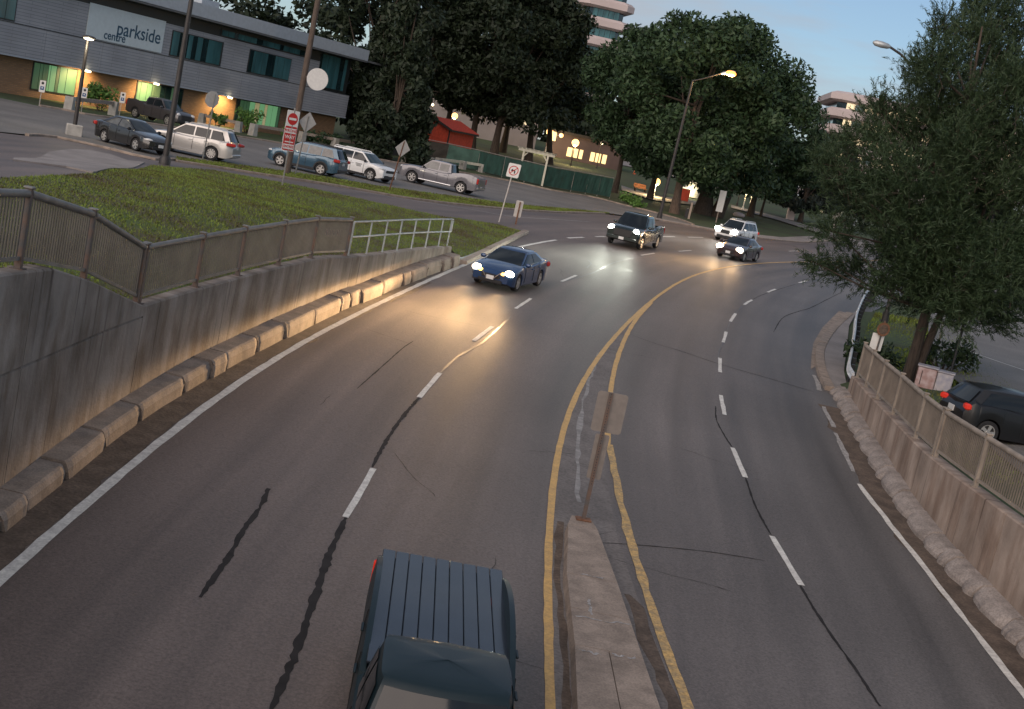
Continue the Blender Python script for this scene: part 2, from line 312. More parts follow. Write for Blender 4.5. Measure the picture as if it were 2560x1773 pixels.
# ------------------------------------------------------------------ mesh helpers
class MB:
    def __init__(s): s.v = []; s.f = []; s.uv = {}
    def add(s, vs, fs):
        o = len(s.v); s.v += [tuple(v) for v in vs]; s.f += [tuple(i + o for i in f) for f in fs]; return s
    def quad(s, a, b, c, d): return s.add([a, b, c, d], [(0, 1, 2, 3)])
    def poly(s, pts): return s.add(pts, [tuple(range(len(pts)))])
    def box(s, c, size, rz=0., bev=0.):
        x, y, z = (v / 2 for v in size); ca, sa = math.cos(rz), math.sin(rz)
        def P(a, b, e): return (c[0] + a * ca - b * sa, c[1] + a * sa + b * ca, c[2] + e)
        if bev <= 0:
            return s.add([P(-x, -y, -z), P(x, -y, -z), P(x, y, -z), P(-x, y, -z), P(-x, -y, z), P(x, -y, z), P(x, y, z), P(-x, y, z)],
                         [(0, 3, 2, 1), (4, 5, 6, 7), (0, 1, 5, 4), (1, 2, 6, 5), (2, 3, 7, 6), (3, 0, 4, 7)])
        k = bev; vs = []; 
        for zz, q in ((-z, k), (-z + k, 0), (z - k, 0), (z, k)):
            X, Y = x - q, y - q
            vs += [P(-X + k, -Y, zz), P(X - k, -Y, zz), P(X, -Y + k, zz), P(X, Y - k, zz), P(X - k, Y, zz), P(-X + k, Y, zz), P(-X, Y - k, zz), P(-X, -Y + k, zz)]
        fs = [tuple(range(7, -1, -1)), tuple(range(24, 32))]
        for r in range(3):
            for i in range(8): fs.append((r * 8 + i, r * 8 + (i + 1) % 8, r * 8 + 8 + (i + 1) % 8, r * 8 + 8 + i))
        return s.add(vs, fs)
    def tube(s, pts, rad, n=8, cap=True):
        pts = [Vector(p) for p in pts]; rads = rad if isinstance(rad, (list, tuple)) else [rad] * len(pts)
        rings = []; ref = None
        for i, p in enumerate(pts):
            t = (pts[min(i + 1, len(pts) - 1)] - pts[max(i - 1, 0)]).normalized()
            if ref is None: ref = Vector((1, 0, 0)) if abs(t.x) < .8 else Vector((0, 1, 0))
            a = t.cross(ref).normalized(); b = t.cross(a).normalized(); ref = -b if False else ref
            rings.append([p + (a * math.cos(2 * PI * k / n) + b * math.sin(2 * PI * k / n)) * rads[i] for k in range(n)])
        vs = [v for r in rings for v in r]; fs = []
        for i in range(len(pts) - 1):
            for k in range(n): fs.append((i * n + k, i * n + (k + 1) % n, (i + 1) * n + (k + 1) % n, (i + 1) * n + k))
        if cap: fs += [tuple(range(n - 1, -1, -1)), tuple((len(pts) - 1) * n + k for k in range(n))]
        return s.add(vs, fs)
    def bar(s, a, b, w, h, up=(0, 0, 1)):
        a, b = Vector(a), Vector(b); t = (b - a).normalized(); up = Vector(up)
        sd = t.cross(up)
        if sd.length < 1e-4: sd = t.cross(Vector((1, 0, 0)))
        sd.normalize(); u = sd.cross(t).normalized(); sd = sd * (w / 2); u = u * (h / 2)
        return s.add([a - sd - u, a + sd - u, a + sd + u, a - sd + u, b - sd - u, b + sd - u, b + sd + u, b - sd + u],
                     [(0, 1, 2, 3), (7, 6, 5, 4), (0, 4, 5, 1), (1, 5, 6, 2), (2, 6, 7, 3), (3, 7, 4, 0)])
    def ell(s, c, r, nu=12, nv=8, rot=None):
        vs = []; c = Vector(c)
        for j in range(nv + 1):
            th = PI * j / nv
            for i in range(nu):
                ph = 2 * PI * i / nu; v = Vector((r[0] * math.sin(th) * math.cos(ph), r[1] * math.sin(th) * math.sin(ph), r[2] * math.cos(th)))
                vs.append(c + (rot @ v if rot else v))
        fs = []
        for j in range(nv):
            for i in range(nu): fs.append((j * nu + i, (j + 1) * nu + i, (j + 1) * nu + (i + 1) % nu, j * nu + (i + 1) % nu))
        return s.add(vs, fs)
    def disc(s, c, r, axis, n=24, thick=.02, r2=None):
        c = Vector(c); ax = Vector(axis).normalized(); a = ax.cross(Vector((0, 0, 1)));
        if a.length < 1e-3: a = Vector((1, 0, 0))
        a.normalize(); b = ax.cross(a); r2 = r2 or r
        vs = [c + a * r * math.cos(2 * PI * k / n) + b * r2 * math.sin(2 * PI * k / n) - ax * thick / 2 for k in range(n)]
        vs += [v + ax * thick for v in vs]
        return s.add(vs, [tuple(range(n - 1, -1, -1)), tuple(range(n, 2 * n))] + [(k, (k + 1) % n, n + (k + 1) % n, n + k) for k in range(n)])
    def prism(s, poly, d):
        n = len(poly); d = Vector(d); p2 = [Vector(p) + d for p in poly]
        return s.add(list(poly) + p2, [tuple(range(n - 1, -1, -1)), tuple(range(n, 2 * n))] + [(k, (k + 1) % n, n + (k + 1) % n, n + k) for k in range(n)])
    def build(s, name, m, parent=None, smooth=None, kind=None):
        me = bpy.data.meshes.new(name); me.from_pydata(s.v, [], s.f); me.materials.append(m)
        if smooth is not None:
            me.polygons.foreach_set('use_smooth', [True] * len(me.polygons)); me.set_sharp_from_angle(angle=R(smooth))
        me.update(); return link(name, me, parent, kind)
def link(name, data, parent=None, kind=None):
    o = bpy.data.objects.new(name, data); COL.objects.link(o)
    if parent: o.parent = parent
    if kind: o['kind'] = kind
    return o
def thing(name, label, cat, loc=(0, 0, 0), rz=0., group=None):
    o = bpy.data.objects.new(name, None); COL.objects.link(o); o.location = loc; o.rotation_euler = (0, 0, rz); o.empty_display_size = .2
    return tag(o, label, cat, group)
def tag(o, label, cat, group=None):
    o['label'] = label; o['category'] = cat
    if group: o['group'] = group
    return o
def uv_face(o, du, name='face'):
    """planar map: u along du (horizontal), v = height"""
    me = o.data; uv = me.uv_layers.new(name=name); du = Vector(du)
    for lp in me.loops:
        v = me.vertices[lp.vertex_index].co; uv.data[lp.index].uv = (v.x * du.x + v.y * du.y, v.z)
def dup(root, loc, rz, label, group=None):
    r = root.copy(); COL.objects.link(r); r.location = loc; r.rotation_euler = (0, 0, rz); r['label'] = label
    if group: r['group'] = group
    for ch in list(root.children):
        c = ch.copy(); COL.objects.link(c); c.parent = r
        for g in ch.children:
            e = g.copy(); COL.objects.link(e); e.parent = c
    return r
_YC = np.array([(1.3, -15), (1.35, 10), (1.5, 18.4), (1.9, 25), (2.2, 33), (2.6, 38), (3.2, 43), (3.9, 48.6), (5, 54.8), (6.5, 62), (8.65, 70.7), (11.7, 79.5), (14.4, 86.2), (17.8, 94), (30, 125), (50, 180), (90, 300)])
def laneuv(x, y):
    return (x - float(np.interp(y, _YC[:, 1], _YC[:, 0])), y)
def sheet(name, poly, m, off=0., step=3., parent=None, kind='structure', lane=False, zfun=None, skirt=0.):
    P = [(float(p[0]), float(p[1])) for p in poly]; n = len(P)
    pts = []
    for i in range(n):
        a, b = P[i], P[(i + 1) % n]; d = math.hypot(b[0] - a[0], b[1] - a[1]); k = max(1, int(d / (step * (1 if d < 100 else 6))))
        for j in range(k): pts.append((a[0] + (b[0] - a[0]) * j / k, a[1] + (b[1] - a[1]) * j / k))
    nb = len(pts); ar = np.array(pts)
    xs = np.arange(ar[:, 0].min(), ar[:, 0].max(), step); ys = np.arange(ar[:, 1].min(), ar[:, 1].max(), step)
    if len(xs) * len(ys) < 60000:
        for iy, y in enumerate(ys):
            # crossings of the row
            xc = []
            for i in range(nb):
                (x1, y1), (x2, y2) = pts[i], pts[(i + 1) % nb]
                if (y1 > y) != (y2 > y): xc.append(x1 + (y - y1) / (y2 - y1) * (x2 - x1))
            xc.sort()
            for a, b in zip(xc[::2], xc[1::2]):
                for x in xs:
                    xx = x + (step / 2 if iy % 2 else 0)
                    if a + step * .3 < xx < b - step * .3: pts.append((xx, y))
    vs, _, fs, _, _, _ = delaunay_2d_cdt([Vector(p) for p in pts], [], [list(range(nb))], 1, 1e-4)
    zz = zfun or zf
    me = bpy.data.meshes.new(name)
    V = [(v.x, v.y, zz(v.x, v.y) + off) for v in vs]; Fc = [tuple(f) for f in fs]
    if Fc:
        a, b, c = (Vector(V[i]) for i in Fc[0][:3])
        if (b - a).cross(c - a).z < 0: Fc = [f[::-1] for f in Fc]
    if skirt:
        # outline edges get a vertical side
        cnt = {}
        for f in Fc:
            for i in range(len(f)):
                e = (f[i], f[(i + 1) % len(f)]); k2 = tuple(sorted(e)); cnt[k2] = (e if k2 not in cnt else None)
        low = {}
        for k2, e in cnt.items():
            if e:
                for i in e:
                    if i not in low: low[i] = len(V); V.append((V[i][0], V[i][1], V[i][2] - skirt))
                Fc.append((e[1], e[0], low[e[0]], low[e[1]]))
    me.from_pydata(V, [], Fc); me.materials.append(m)
    if lane:
        uv = me.uv_layers.new(name='lane')
        for lp in me.loops: uv.data[lp.index].uv = laneuv(V[lp.vertex_index][0], V[lp.vertex_index][1])
    me.polygons.foreach_set('use_smooth', [not skirt] * len(me.polygons))
    return link(name, me, parent, kind)
def cat(pts, step=1.):
    """smooth curve through points, resampled"""
    P = [np.array(p[:2], float) for p in pts]; P = [2 * P[0] - P[1]] + P + [2 * P[-1] - P[-2]]; out = []
    for i in range(1, len(P) - 2):
        k = max(2, int(np.linalg.norm(P[i + 1] - P[i]) / step))
        for j in range(k):
            t = j / k; a, b, c, d = P[i - 1], P[i], P[i + 1], P[i + 2]
            out.append(.5 * (2 * b + (c - a) * t + (2 * a - 5 * b + 4 * c - d) * t * t + (3 * b - a - 3 * c + d) * t ** 3))
    out.append(P[-2]); return out
def offs(line, o):
    L = np.array([p[:2] for p in line], float); T = np.gradient(L, axis=0); T /= np.linalg.norm(T, axis=1)[:, None]
    return L + o * np.stack([T[:, 1], -T[:, 0]], 1)
def ribbon(name, pts, width, m, off=.012, parent=None, jit=0., smooth=True, step=.5, zfun=None, kind=None, sm=0):
    L = np.array(cat(pts, step)) if smooth and len(pts) > 2 else np.array(cat([pts[0], pts[-1]], step) if len(pts) == 2 else [p[:2] for p in pts], float)
    ws = width if isinstance(width, (list, tuple)) else [width, width]
    if sm:
        for _ in range(3):
            Q = np.concatenate([np.repeat(L[:1], sm, 0) + (L[:1] - L[1:2]) * np.arange(sm, 0, -1)[:, None], L, np.repeat(L[-1:], sm, 0) + (L[-1:] - L[-2:-1]) * np.arange(1, sm + 1)[:, None]]); L = np.stack([np.convolve(Q[:, i], np.ones(2 * sm + 1) / (2 * sm + 1), 'valid') for i in (0, 1)], 1)
    T = np.gradient(L, axis=0); T /= np.maximum(np.linalg.norm(T, axis=1)[:, None], 1e-6); N = np.stack([T[:, 1], -T[:, 0]], 1)
    k = len(L); w = np.interp(np.linspace(0, 1, k), np.linspace(0, 1, len(ws)), ws) / 2
    a = L + N * (w + RNG.normal(0, jit, k))[:, None]; b = L - N * (w + RNG.normal(0, jit, k))[:, None]
    zz = zfun or zf
    mb = MB(); vs = [(p[0], p[1], zz(p[0], p[1]) + off) for p in a] + [(p[0], p[1], zz(p[0], p[1]) + off) for p in b]
    mb.add(vs, [(i, i + 1, k + i + 1, k + i) for i in range(k - 1)])
    return mb.build(name, m, parent, kind=kind)
PX = lambda pts, h=0.: [tuple(at(x, y, h)[:2]) for x, y in pts]
zroad = lambda x, y: zr(y)
def zasph(x, y):
    if y < 56 and -8.3 < x < 12.5: return zr(y)
    if XL(y) - .4 < x < XR(y) + 1.2: return zr(y) + (min((y - 138) * .03, 4.5) * sst((120 - abs(x)) / 50) if y > 138 else 0)
    return zf(x, y)

# ------------------------------------------------------------------ setting: ground, roads, markings
def sweep(mb, line, sect):
    """closed section swept along a plan line; sect(i, x, y) -> [(offset, z), ...]"""
    L = np.array([p[:2] for p in line], float); T = np.gradient(L, axis=0); T /= np.linalg.norm(T, axis=1)[:, None]; N = np.stack([T[:, 1], -T[:, 0]], 1)
    vs = []; k = 0
    for i in range(len(L)):
        q = sect(i, L[i, 0], L[i, 1]); k = len(q)
        vs += [(L[i, 0] + N[i, 0] * o, L[i, 1] + N[i, 1] * o, z) for o, z in q]
    n = len(L); fs = [tuple(range(k)), tuple(range((n - 1) * k + k - 1, (n - 1) * k - 1, -1))]
    for i in range(n - 1):
        for j in range(k): fs.append((i * k + j, (i + 1) * k + j, (i + 1) * k + (j + 1) % k, i * k + (j + 1) % k))
    return mb.add(vs, fs)
def between(line, y0, y1, step=.6):
    L = np.array([p[:2] for p in line], float); ys = np.linspace(y0, y1, max(2, int(abs(y1 - y0) / step) + 1))
    return np.stack([np.interp(ys, L[:, 1], L[:, 0]), ys], 1)
KLs = np.array(cat(KL, .6)); KRs = np.array(cat(KR[:16], .6))
WLs = offs(KLs, -.48); WRs = offs(KRs, .43)
LAWN_EDGE = PX([(-30, 402), (95, 396), (208, 390), (267, 381), (340, 372), (480, 383), (640, 412), (800, 445), (1000, 488), (1120, 505)]) + [(-.75, 72.6), (-.62, 74.0)]
LOT_KERB = PX([(-40, 213), (90, 240), (144, 249), (205, 261), (260, 268), (390, 288), (576, 315), (649, 327), (854, 361), (915, 371), (1091, 398), (1179, 415), (1245, 430), (1332, 444), (1398, 461), (1463, 477), (1529, 495), (1560, 507)])
FARK = PX([(1490, 498), (1560, 511), (1640, 526), (1700, 536), (1800, 546)]) + [(37, 160), (52, 195), (120, 330)]
STRIP_N = PX([(396, 364), (500, 380), (640, 402), (800, 427), (950, 452), (1100, 468), (1250, 479), (1360, 482)])
STRIP_F = PX([(398, 356), (560, 377), (700, 396), (850, 421), (1000, 441), (1150, 461), (1300, 474), (1372, 481)])
LOT_EDGE = PX([(-60, 292), (60, 306), (118, 309), (265, 341), (335, 359), (396, 361)])
trenchR = [(p[0], p[1]) for p in offs(KRs, .9) if p[1] < 46]
base_poly = [(-420, -15), (-8.2, -15)] + [(p[0] - .5, p[1]) for p in WLs if -14 < p[1] < 52][::3] + [(-3.4, 57), (.6, 75), (3, 86), (24, 88)] + [(p[0], p[1]) for p in offs(KRs, .42) if 44.3 < p[1] < 77][::-2] + [(p[0], p[1]) for p in offs(KRs, .70) if p[1] < 44][::-2] + [(13, -15), (520, -15), (620, 900), (-420, 900)]
sheet('ground', base_poly, M_PARK, -.10, 6.0)
road_poly = [(-7.7, -15)] + [tuple(p) for p in WLs[::4]] + [(-2.9, 55.6), (-1.95, 62.8), (-.62, 74.1)] + LAWN_EDGE[::-1][1:] + [(-60, 46), (-60, 76)] + LOT_EDGE + STRIP_N[1:] + FARK + [(160, 330), (110, 300)] + [tuple(p) for p in offs(KRs, .55)[::-4]] + [(10.9, -15)]
road = sheet('road', road_poly, M_ROAD, 0., 1.6, lane=True, zfun=zasph)
lot = sheet('parking_lot', [LOT_EDGE[0], LOT_EDGE[2], LOT_EDGE[3], LOT_EDGE[4], LOT_EDGE[5]] + STRIP_F + [tuple(p) for p in PX([(1490, 497), (1556, 508)])] + LOT_KERB[::-1], M_LOT, .016, 2.5)
lawn_poly = [(-8.0, 14)] + [(p[0] - .3, p[1]) for p in WLs if 15 < p[1] < 55][::3] + [(-3.1, 55.9), (-2.1, 62.8), (-.8, 73.6)] + LAWN_EDGE[::-1][1:] + [(-30, 36), (-30, 14)]
lawn = sheet('lawn', lawn_poly, M_GRASS, .0, .9)
strip_poly = STRIP_N + STRIP_F[::-1]
sheet('grass_strip', strip_poly, M_GRASS, .06, 1.5, skirt=.1)
pad_poly = PX([(30, 358), (90, 356), (110, 344), (155, 338), (200, 339), (248, 349), (287, 363), (325, 367), (268, 381), (216, 389), (208, 390), (149, 377), (30, 362)])
sheet('sidewalk', pad_poly, M_WALK, .05, 1.2, skirt=.08)
fark2 = [tuple(p) for p in offs(np.array(FARK[:6]), -2.2)]
sheet('sidewalk', FARK[:6] + fark2[::-1], M_WALK, .10, 2., skirt=.12)
# paths in the park and the upper street on the other side of the wall
for q in ([(1340, 352), (1420, 366), (1560, 405), (1580, 415), (1420, 376), (1340, 360)], [(1398, 418), (1470, 440), (1600, 458), (1600, 466), (1470, 451), (1398, 428)], [(1645, 462), (1750, 488), (1990, 560), (1990, 572), (1750, 496), (1645, 468)]):
    sheet('footpath', PX(q), M_WALK, .04, 3.)
sheet('upper_street', PX([(2092, 660), (2088, 745), (2108, 825), (2160, 865), (2230, 1010), (2330, 1090), (2330, 640), (2200, 650)]), M_LOT, .03, 1.5)
ribbon('lane_line', PX([(2122, 774), (2214, 805), (2310, 838)]), .12, M_WHITE, .05, kind='structure')

L_ = lambda pts: PX(pts)
# tyre-swept gutter dirt
ribbon('gutter_dirt', [tuple(p) for p in offs(KLs, .25) if -14 < p[1] < 53][::6], .7, M_DIRT, .004, road, .05, zfun=zroad)
ribbon('gutter_dirt', [tuple(p) for p in offs(KRs, -.22) if -14 < p[1] < 44][::5], .8, M_DIRT, .004, road, .06, zfun=zroad)
ribbon('edge_line', [(-6.2, -14), (-6.3, 5), (-6.37, 14)] + L_([(95, 1225), (185, 1125), (285, 1042), (400, 950), (520, 863), (640, 788), (760, 725), (900, 660), (1010, 612), (1040, 598)]) + [(-2.0, 61)] + L_([(1172, 553), (1210, 545), (1250, 540)]), .19, M_WHITE, .010, road, .008, zfun=zroad, sm=10)
def dash(x0, y0, x1, y1, m=M_WHITE, w=.13, nm='lane_dash'):
    a, b = at(x0, y0), at(x1, y1); ribbon(nm, [tuple(a[:2]), tuple(b[:2])], w, m, .010, road, .006)
for q in [(840, 1055, 778, 1165), (990, 840, 943, 895), (1108, 735, 1066, 767), (1195, 672, 1160, 695), (1297, 620, 1263, 634), (1442, 575, 1473, 570), (1527, 566, 1555, 564), (1775, 565.5, 1797, 565), (1830, 572, 1850, 573)]: dash(*q)
for q in [(1736, 1207, 1803, 1318), (1648, 1008, 1677, 1075), (1622, 890, 1630, 934), (1620, 806, 1620, 838), (1634, 747, 1627, 771), (1655, 706, 1643, 724), (1692, 675, 1674, 686), (1745, 651, 1727, 658), (1816, 632, 1797, 637)]: dash(*q)
for q in [(1277, 536, 1313, 534.5), (1340, 533, 1362, 532.5), (1480, 532.5, 1518, 533), (1548, 534, 1582, 535), (1680, 536, 1706, 536.5)]: dash(*q, w=.2)
ribbon('lane_dash', [(-2.6, 15.2), (-2.75, 12.2)], .13, M_WHITE, .010, road, .006, zfun=zroad)
ribbon('yellow_line', [(2.7, -14), (1.78, 10)] + L_([(1235, 1503), (1222, 1300), (1226, 1150), (1240, 1030), (1265, 930), (1300, 860), (1350, 795), (1400, 735), (1450, 690), (1500, 650), (1560, 617), (1640, 600), (1700, 593), (1770, 590)]) + [(22, 103), (30, 122), (48, 172)], .15, M_YELLOW, .010, road, .005, zfun=zf, sm=10)
ribbon('yellow_line', [(8.2, -14), (4.5, 10)] + L_([(1510, 1503), (1455, 1380), (1400, 1220), (1372, 1080), (1367, 1000)]), .17, M_WORNY, .010, road, .014, zfun=zroad, sm=10)
ribbon('yellow_line', L_([(1367, 1000), (1372, 870), (1390, 800), (1410, 750), (1440, 705), (1466, 681)]), .15, M_YELLOW, .0105, road, .006, zfun=zroad, sm=5)
ribbon('edge_line', [(9.9, -14), (9.85, 12)] + L_([(2212, 1440), (2100, 1310), (2000, 1185), (1930, 1090)]), .15, M_WHITE, .010, road, .012, zfun=zroad, sm=12)
for q in ([(1920, 1062), (1905, 1030), (1880, 975)], [(1876, 962), (1862, 935), (1852, 915)], [(1845, 880), (1838, 860), (1832, 845)]): ribbon('edge_line', L_(q), .14, M_WORN, .010, road, .02, zfun=zroad)
ribbon('side_line', PX([(360, 352), (380, 355), (570, 388), (700, 410), (800, 430), (900, 447), (1050, 470), (1150, 487), (1260, 495), (1330, 500)]), .13, M_WORN, .012, road, .012)
TARS = [([(605, 1100), (580, 1150), (540, 1205), (520, 1245), (450, 1345)], .17), ([(778, 1165), (740, 1250), (700, 1370), (650, 1503), (610, 1600)], .20), ([(945, 893), (905, 940), (865, 1000), (838, 1052)], .15),
        ([(1150, 712), (1115, 745), (1080, 775), (1030, 803), (990, 840)], .13), ([(930, 768), (905, 785), (860, 825), (803, 875)], .06),
        ([(1800, 1318), (1850, 1400), (1920, 1500), (1980, 1590)], .10), ([(1677, 1075), (1700, 1140), (1736, 1207)], .09), ([(1610, 915), (1612, 945), (1630, 980), (1648, 1008)], .07), ([(1627, 771), (1618, 790), (1616, 806)], .07), ([(1686, 678), (1672, 688), (1658, 702), (1643, 724), (1636, 745)], .06),
        ([(1415, 752), (1470, 772), (1530, 790), (1620, 820), (1740, 855), (1840, 885)], .06), ([(1740, 748), (1762, 715), (1800, 700), (1830, 690), (1900, 655)], .07), ([(1790, 640), (1720, 662), (1690, 676)], .05),
        ([(1322, 584), (1330, 594), (1322, 603), (1345, 609), (1310, 622), (1262, 636)], .10), ([(1345, 609), (1380, 592), (1420, 582), (1460, 575)], .09), ([(1326, 592), (1345, 600), (1362, 606)], .05), ([(1380, 598), (1410, 607), (1440, 616)], .07), ([(1315, 620), (1380, 635), (1445, 650)], .08), ([(1300, 655), (1360, 671), (1412, 688)], .08), ([(1325, 728), (1350, 736), (1400, 744)], .05),
        ([(1560, 600), (1600, 613), (1650, 627)], .06), ([(1580, 622), (1620, 632), (1660, 645)], .06), ([(1480, 590), (1540, 583), (1580, 580)], .05), ([(1350, 1222), (1450, 1228), (1600, 1243), (1720, 1262)], .05), ([(690, 640), (860, 690), (1010, 735)], .0), ([(1160, 660), (1260, 690), (1400, 720)], .03), ([(940, 560), (1200, 548), (1290, 590)], .0)]
for q, w in TARS:
    if w: ribbon('crack_seal', L_(q), [w * f_ for f_ in (.3, .62, .4, .7, .45, .66, .38, .74, .5, .6, .25)], M_TARS if max(p_[1] for p_ in q) < 846 and q[0][0] < 1700 else M_TAR, .007, road, w * .06, zfun=zf, step=.13)
for k in range(15):
    yy = RNG.uniform(17, 64); xx = XL(yy) + RNG.uniform(1.2, 14.5); a_ = RNG.uniform(-.5, .5) + (PI / 2 if k % 3 == 0 else 0); n_ = RNG.integers(4, 9); p_ = [(xx, yy)]
    for _ in range(n_): p_.append((p_[-1][0] + math.cos(a_) * .35 + RNG.normal(0, .07), p_[-1][1] + math.sin(a_) * .35 + RNG.normal(0, .07)))
    if all(XL(q_[1]) + .9 < q_[0] < XR(q_[1]) - 1 for q_ in p_): ribbon('hairline_crack', p_, [.005, .014, .008, .013, .004], M_TAR, .006, road, .003, zfun=zroad, step=.12)
M_PATCH = mat('pale crack filler', (.24, .23, .22), .8, .25, 5)
ribbon('crack_filler', L_([(1350, 795), (1335, 830), (1318, 880), (1308, 930), (1302, 990), (1300, 1050), (1298, 1090), (1302, 1130)]), .10, M_PATCH, .008, road, .03, zfun=zroad)
M_MEDASPH = mat('painted median asphalt', (.15, .135, .125), .85, .15, 1.5, .2, fine=.25, finescale=16)
med = PX([(1400, 738), (1352, 800), (1310, 860), (1275, 935), (1250, 1035), (1235, 1150), (1230, 1300), (1240, 1500)]) + [(1.55, 8), (1.5, -14), (5.4, -14), (4.15, 10)] + PX([(1500, 1503), (1445, 1380), (1392, 1220), (1365, 1080), (1361, 1000), (1366, 870), (1384, 800), (1404, 752)])
sheet('median_surface', med, M_MEDASPH, .005, 1.2, parent=road, zfun=zroad)

# kerbs with height: sections joined end to end
def kerb(name, label, line, w, h, m, seg=2.4, parent_structure=None, pname='kerb_stone', zfun=zf, gap=.025, group=None):
    t = thing(name, label, 'kerb', group=group); L = np.array(cat(line, .35)); d = np.concatenate([[0], np.cumsum(np.linalg.norm(np.diff(L, axis=0), axis=1))]); n = max(1, int(d[-1] / seg))
    for i in range(n):
        a, b = d[-1] * i / n + gap, d[-1] * (i + 1) / n - gap; ss = np.linspace(a, b, 5)
        seg_l = np.stack([np.interp(ss, d, L[:, 0]), np.interp(ss, d, L[:, 1])], 1); dz = random.uniform(-.012, .012)
        sweep(MB_ := MB(), seg_l, lambda i, x, y: [(-w / 2, zfun(x, y) - .15), (w / 2, zfun(x, y) - .15), (w / 2, zfun(x, y) + h * .8 + dz), (w / 2 - .03, zfun(x, y) + h + dz), (-w / 2, zfun(x, y) + h + dz)])
        MB_.build(pname, m, t)
    return t
kerb('lawn_kerb', 'pale concrete kerb round the pointed lawn tip beside the blue car', [(-2.86, 55.8), (-2.4, 59.4), (-1.95, 62.8), (-1.25, 68.5), (-.66, 73.4)], .3, .17, M_KERB, 2.6, zfun=zroad)
kerb('street_kerb', 'long low kerb along the grass strip between side street and car park', [tuple(p) for p in STRIP_N], .16, .12, M_KERB, 5.)
kerb('lot_kerb', 'low kerb along the far edge of the car park before the green screen fence', LOT_KERB[1:], .2, .14, M_KERB, 6.)
kerb('entrance_kerb', 'pale curved kerb under the parked black sedan and small lamp post', LOT_EDGE[1:], .2, .11, M_KERB, 4.)
kerb('far_kerb', 'low kerb on the far side of the junction along the park grass', FARK[:6], .18, .13, M_KERB, 6.)
INNER = [(11.55, 44.6), (12.24, 48.6), (13.56, 54.3), (15.2, 61.5), (18.1, 71.9), (20.2, 78)]
KRl = [tuple(p) for p in KRs if 44.6 < p[1] < 77]
sheet('sidewalk', [tuple(p) for p in offs(np.array(KRl), .12)][::3] + INNER[::-1], M_WALK, .13, 1., zfun=zroad)
kerb('bend_kerb', 'rounded concrete kerb on the bend in front of the guard rail', KRl[::4], .36, .16, M_KERB, 3., zfun=zroad)
GUT = PX([(1824, 832), (1826, 800), (1830, 772), (1850, 738), (1888, 700)])
sheet('gutter', GUT + [tuple(p) for p in offs(np.array(KRl), -.16) if p[1] > 48 and p[1] < 68][::-2], M_KERB, .010, 1., zfun=zroad)

# left kerb blocks
t = thing('stone_kerb', 'row of big chipped concrete kerb blocks along the grey retaining wall', 'kerb')
y = -13.; k = 0
KD = [(p[0], p[1]) for p in KLs]
while y < 54.6:
    ln = random.choice([1.0, 1.3, 1.7, 2.2, 2.6, 2.0]); y1 = min(y + ln, 55.0); g = random.uniform(.04, .11)
    ya_, yb_ = y + g / 2, y1 - g / 2; cw1, cw2 = random.uniform(.07, .19), random.uniform(.07, .19); ys = np.array([ya_, ya_ + cw1, ya_ + .2, (ya_ + yb_) / 2, yb_ - .2, yb_ - cw2, yb_]); seg = np.stack([np.interp(ys, KLs[:, 1], KLs[:, 0]), ys], 1); zz = [zr(v) for v in ys]
    h = float(np.interp(y, [0, 22, 34, 55], [.30, .33, .44, .46])) + random.uniform(-.02, .02); ch = [random.uniform(.05, .14) for _ in range(2)]; dx = random.uniform(-.03, .04)
    mb = MB(); vs = []
    rings = [(0, 1, .0), (.02, 1, 0), (.25, 1, 0), (.5, 1, 0), (.75, 1, 0), (.98, 1, 0), (1, 1, 0)]
    NN = 7
    T = np.gradient(seg, axis=0); T /= np.linalg.norm(T, axis=1)[:, None]; N = np.stack([T[:, 1], -T[:, 0]], 1)
    for i in range(NN):
        low = {0: h * .72, NN - 1: h * .72}.get(i, 0) * random.uniform(.6, 1.1)
        e = .014 if i in (0, NN - 1) else random.uniform(-.012, .008)
        q = [(-.50, -.1), (dx + .02 - e, low - (.1 if low == 0 else 0)), (dx + .01 - e * 1.2, h * .62), (dx - .035 - e, h - .03 - e * .4), (dx - .08 - e, h), (-.50, h + .01)]
        vs += [(seg[i, 0] + N[i, 0] * o, seg[i, 1] + N[i, 1] * o, zz[i] + z) for o, z in q]
    fs = [tuple(range(6)), tuple(range((NN - 1) * 6 + 5, (NN - 1) * 6 - 1, -1))]
    for i in range(NN - 1):
        for j in range(6): fs.append((i * 6 + j, (i + 1) * 6 + j, (i + 1) * 6 + (j + 1) % 6, i * 6 + (j + 1) % 6))
    mb.add(vs, fs).build('kerb_block', M_KERB, t); y = y1; k += 1
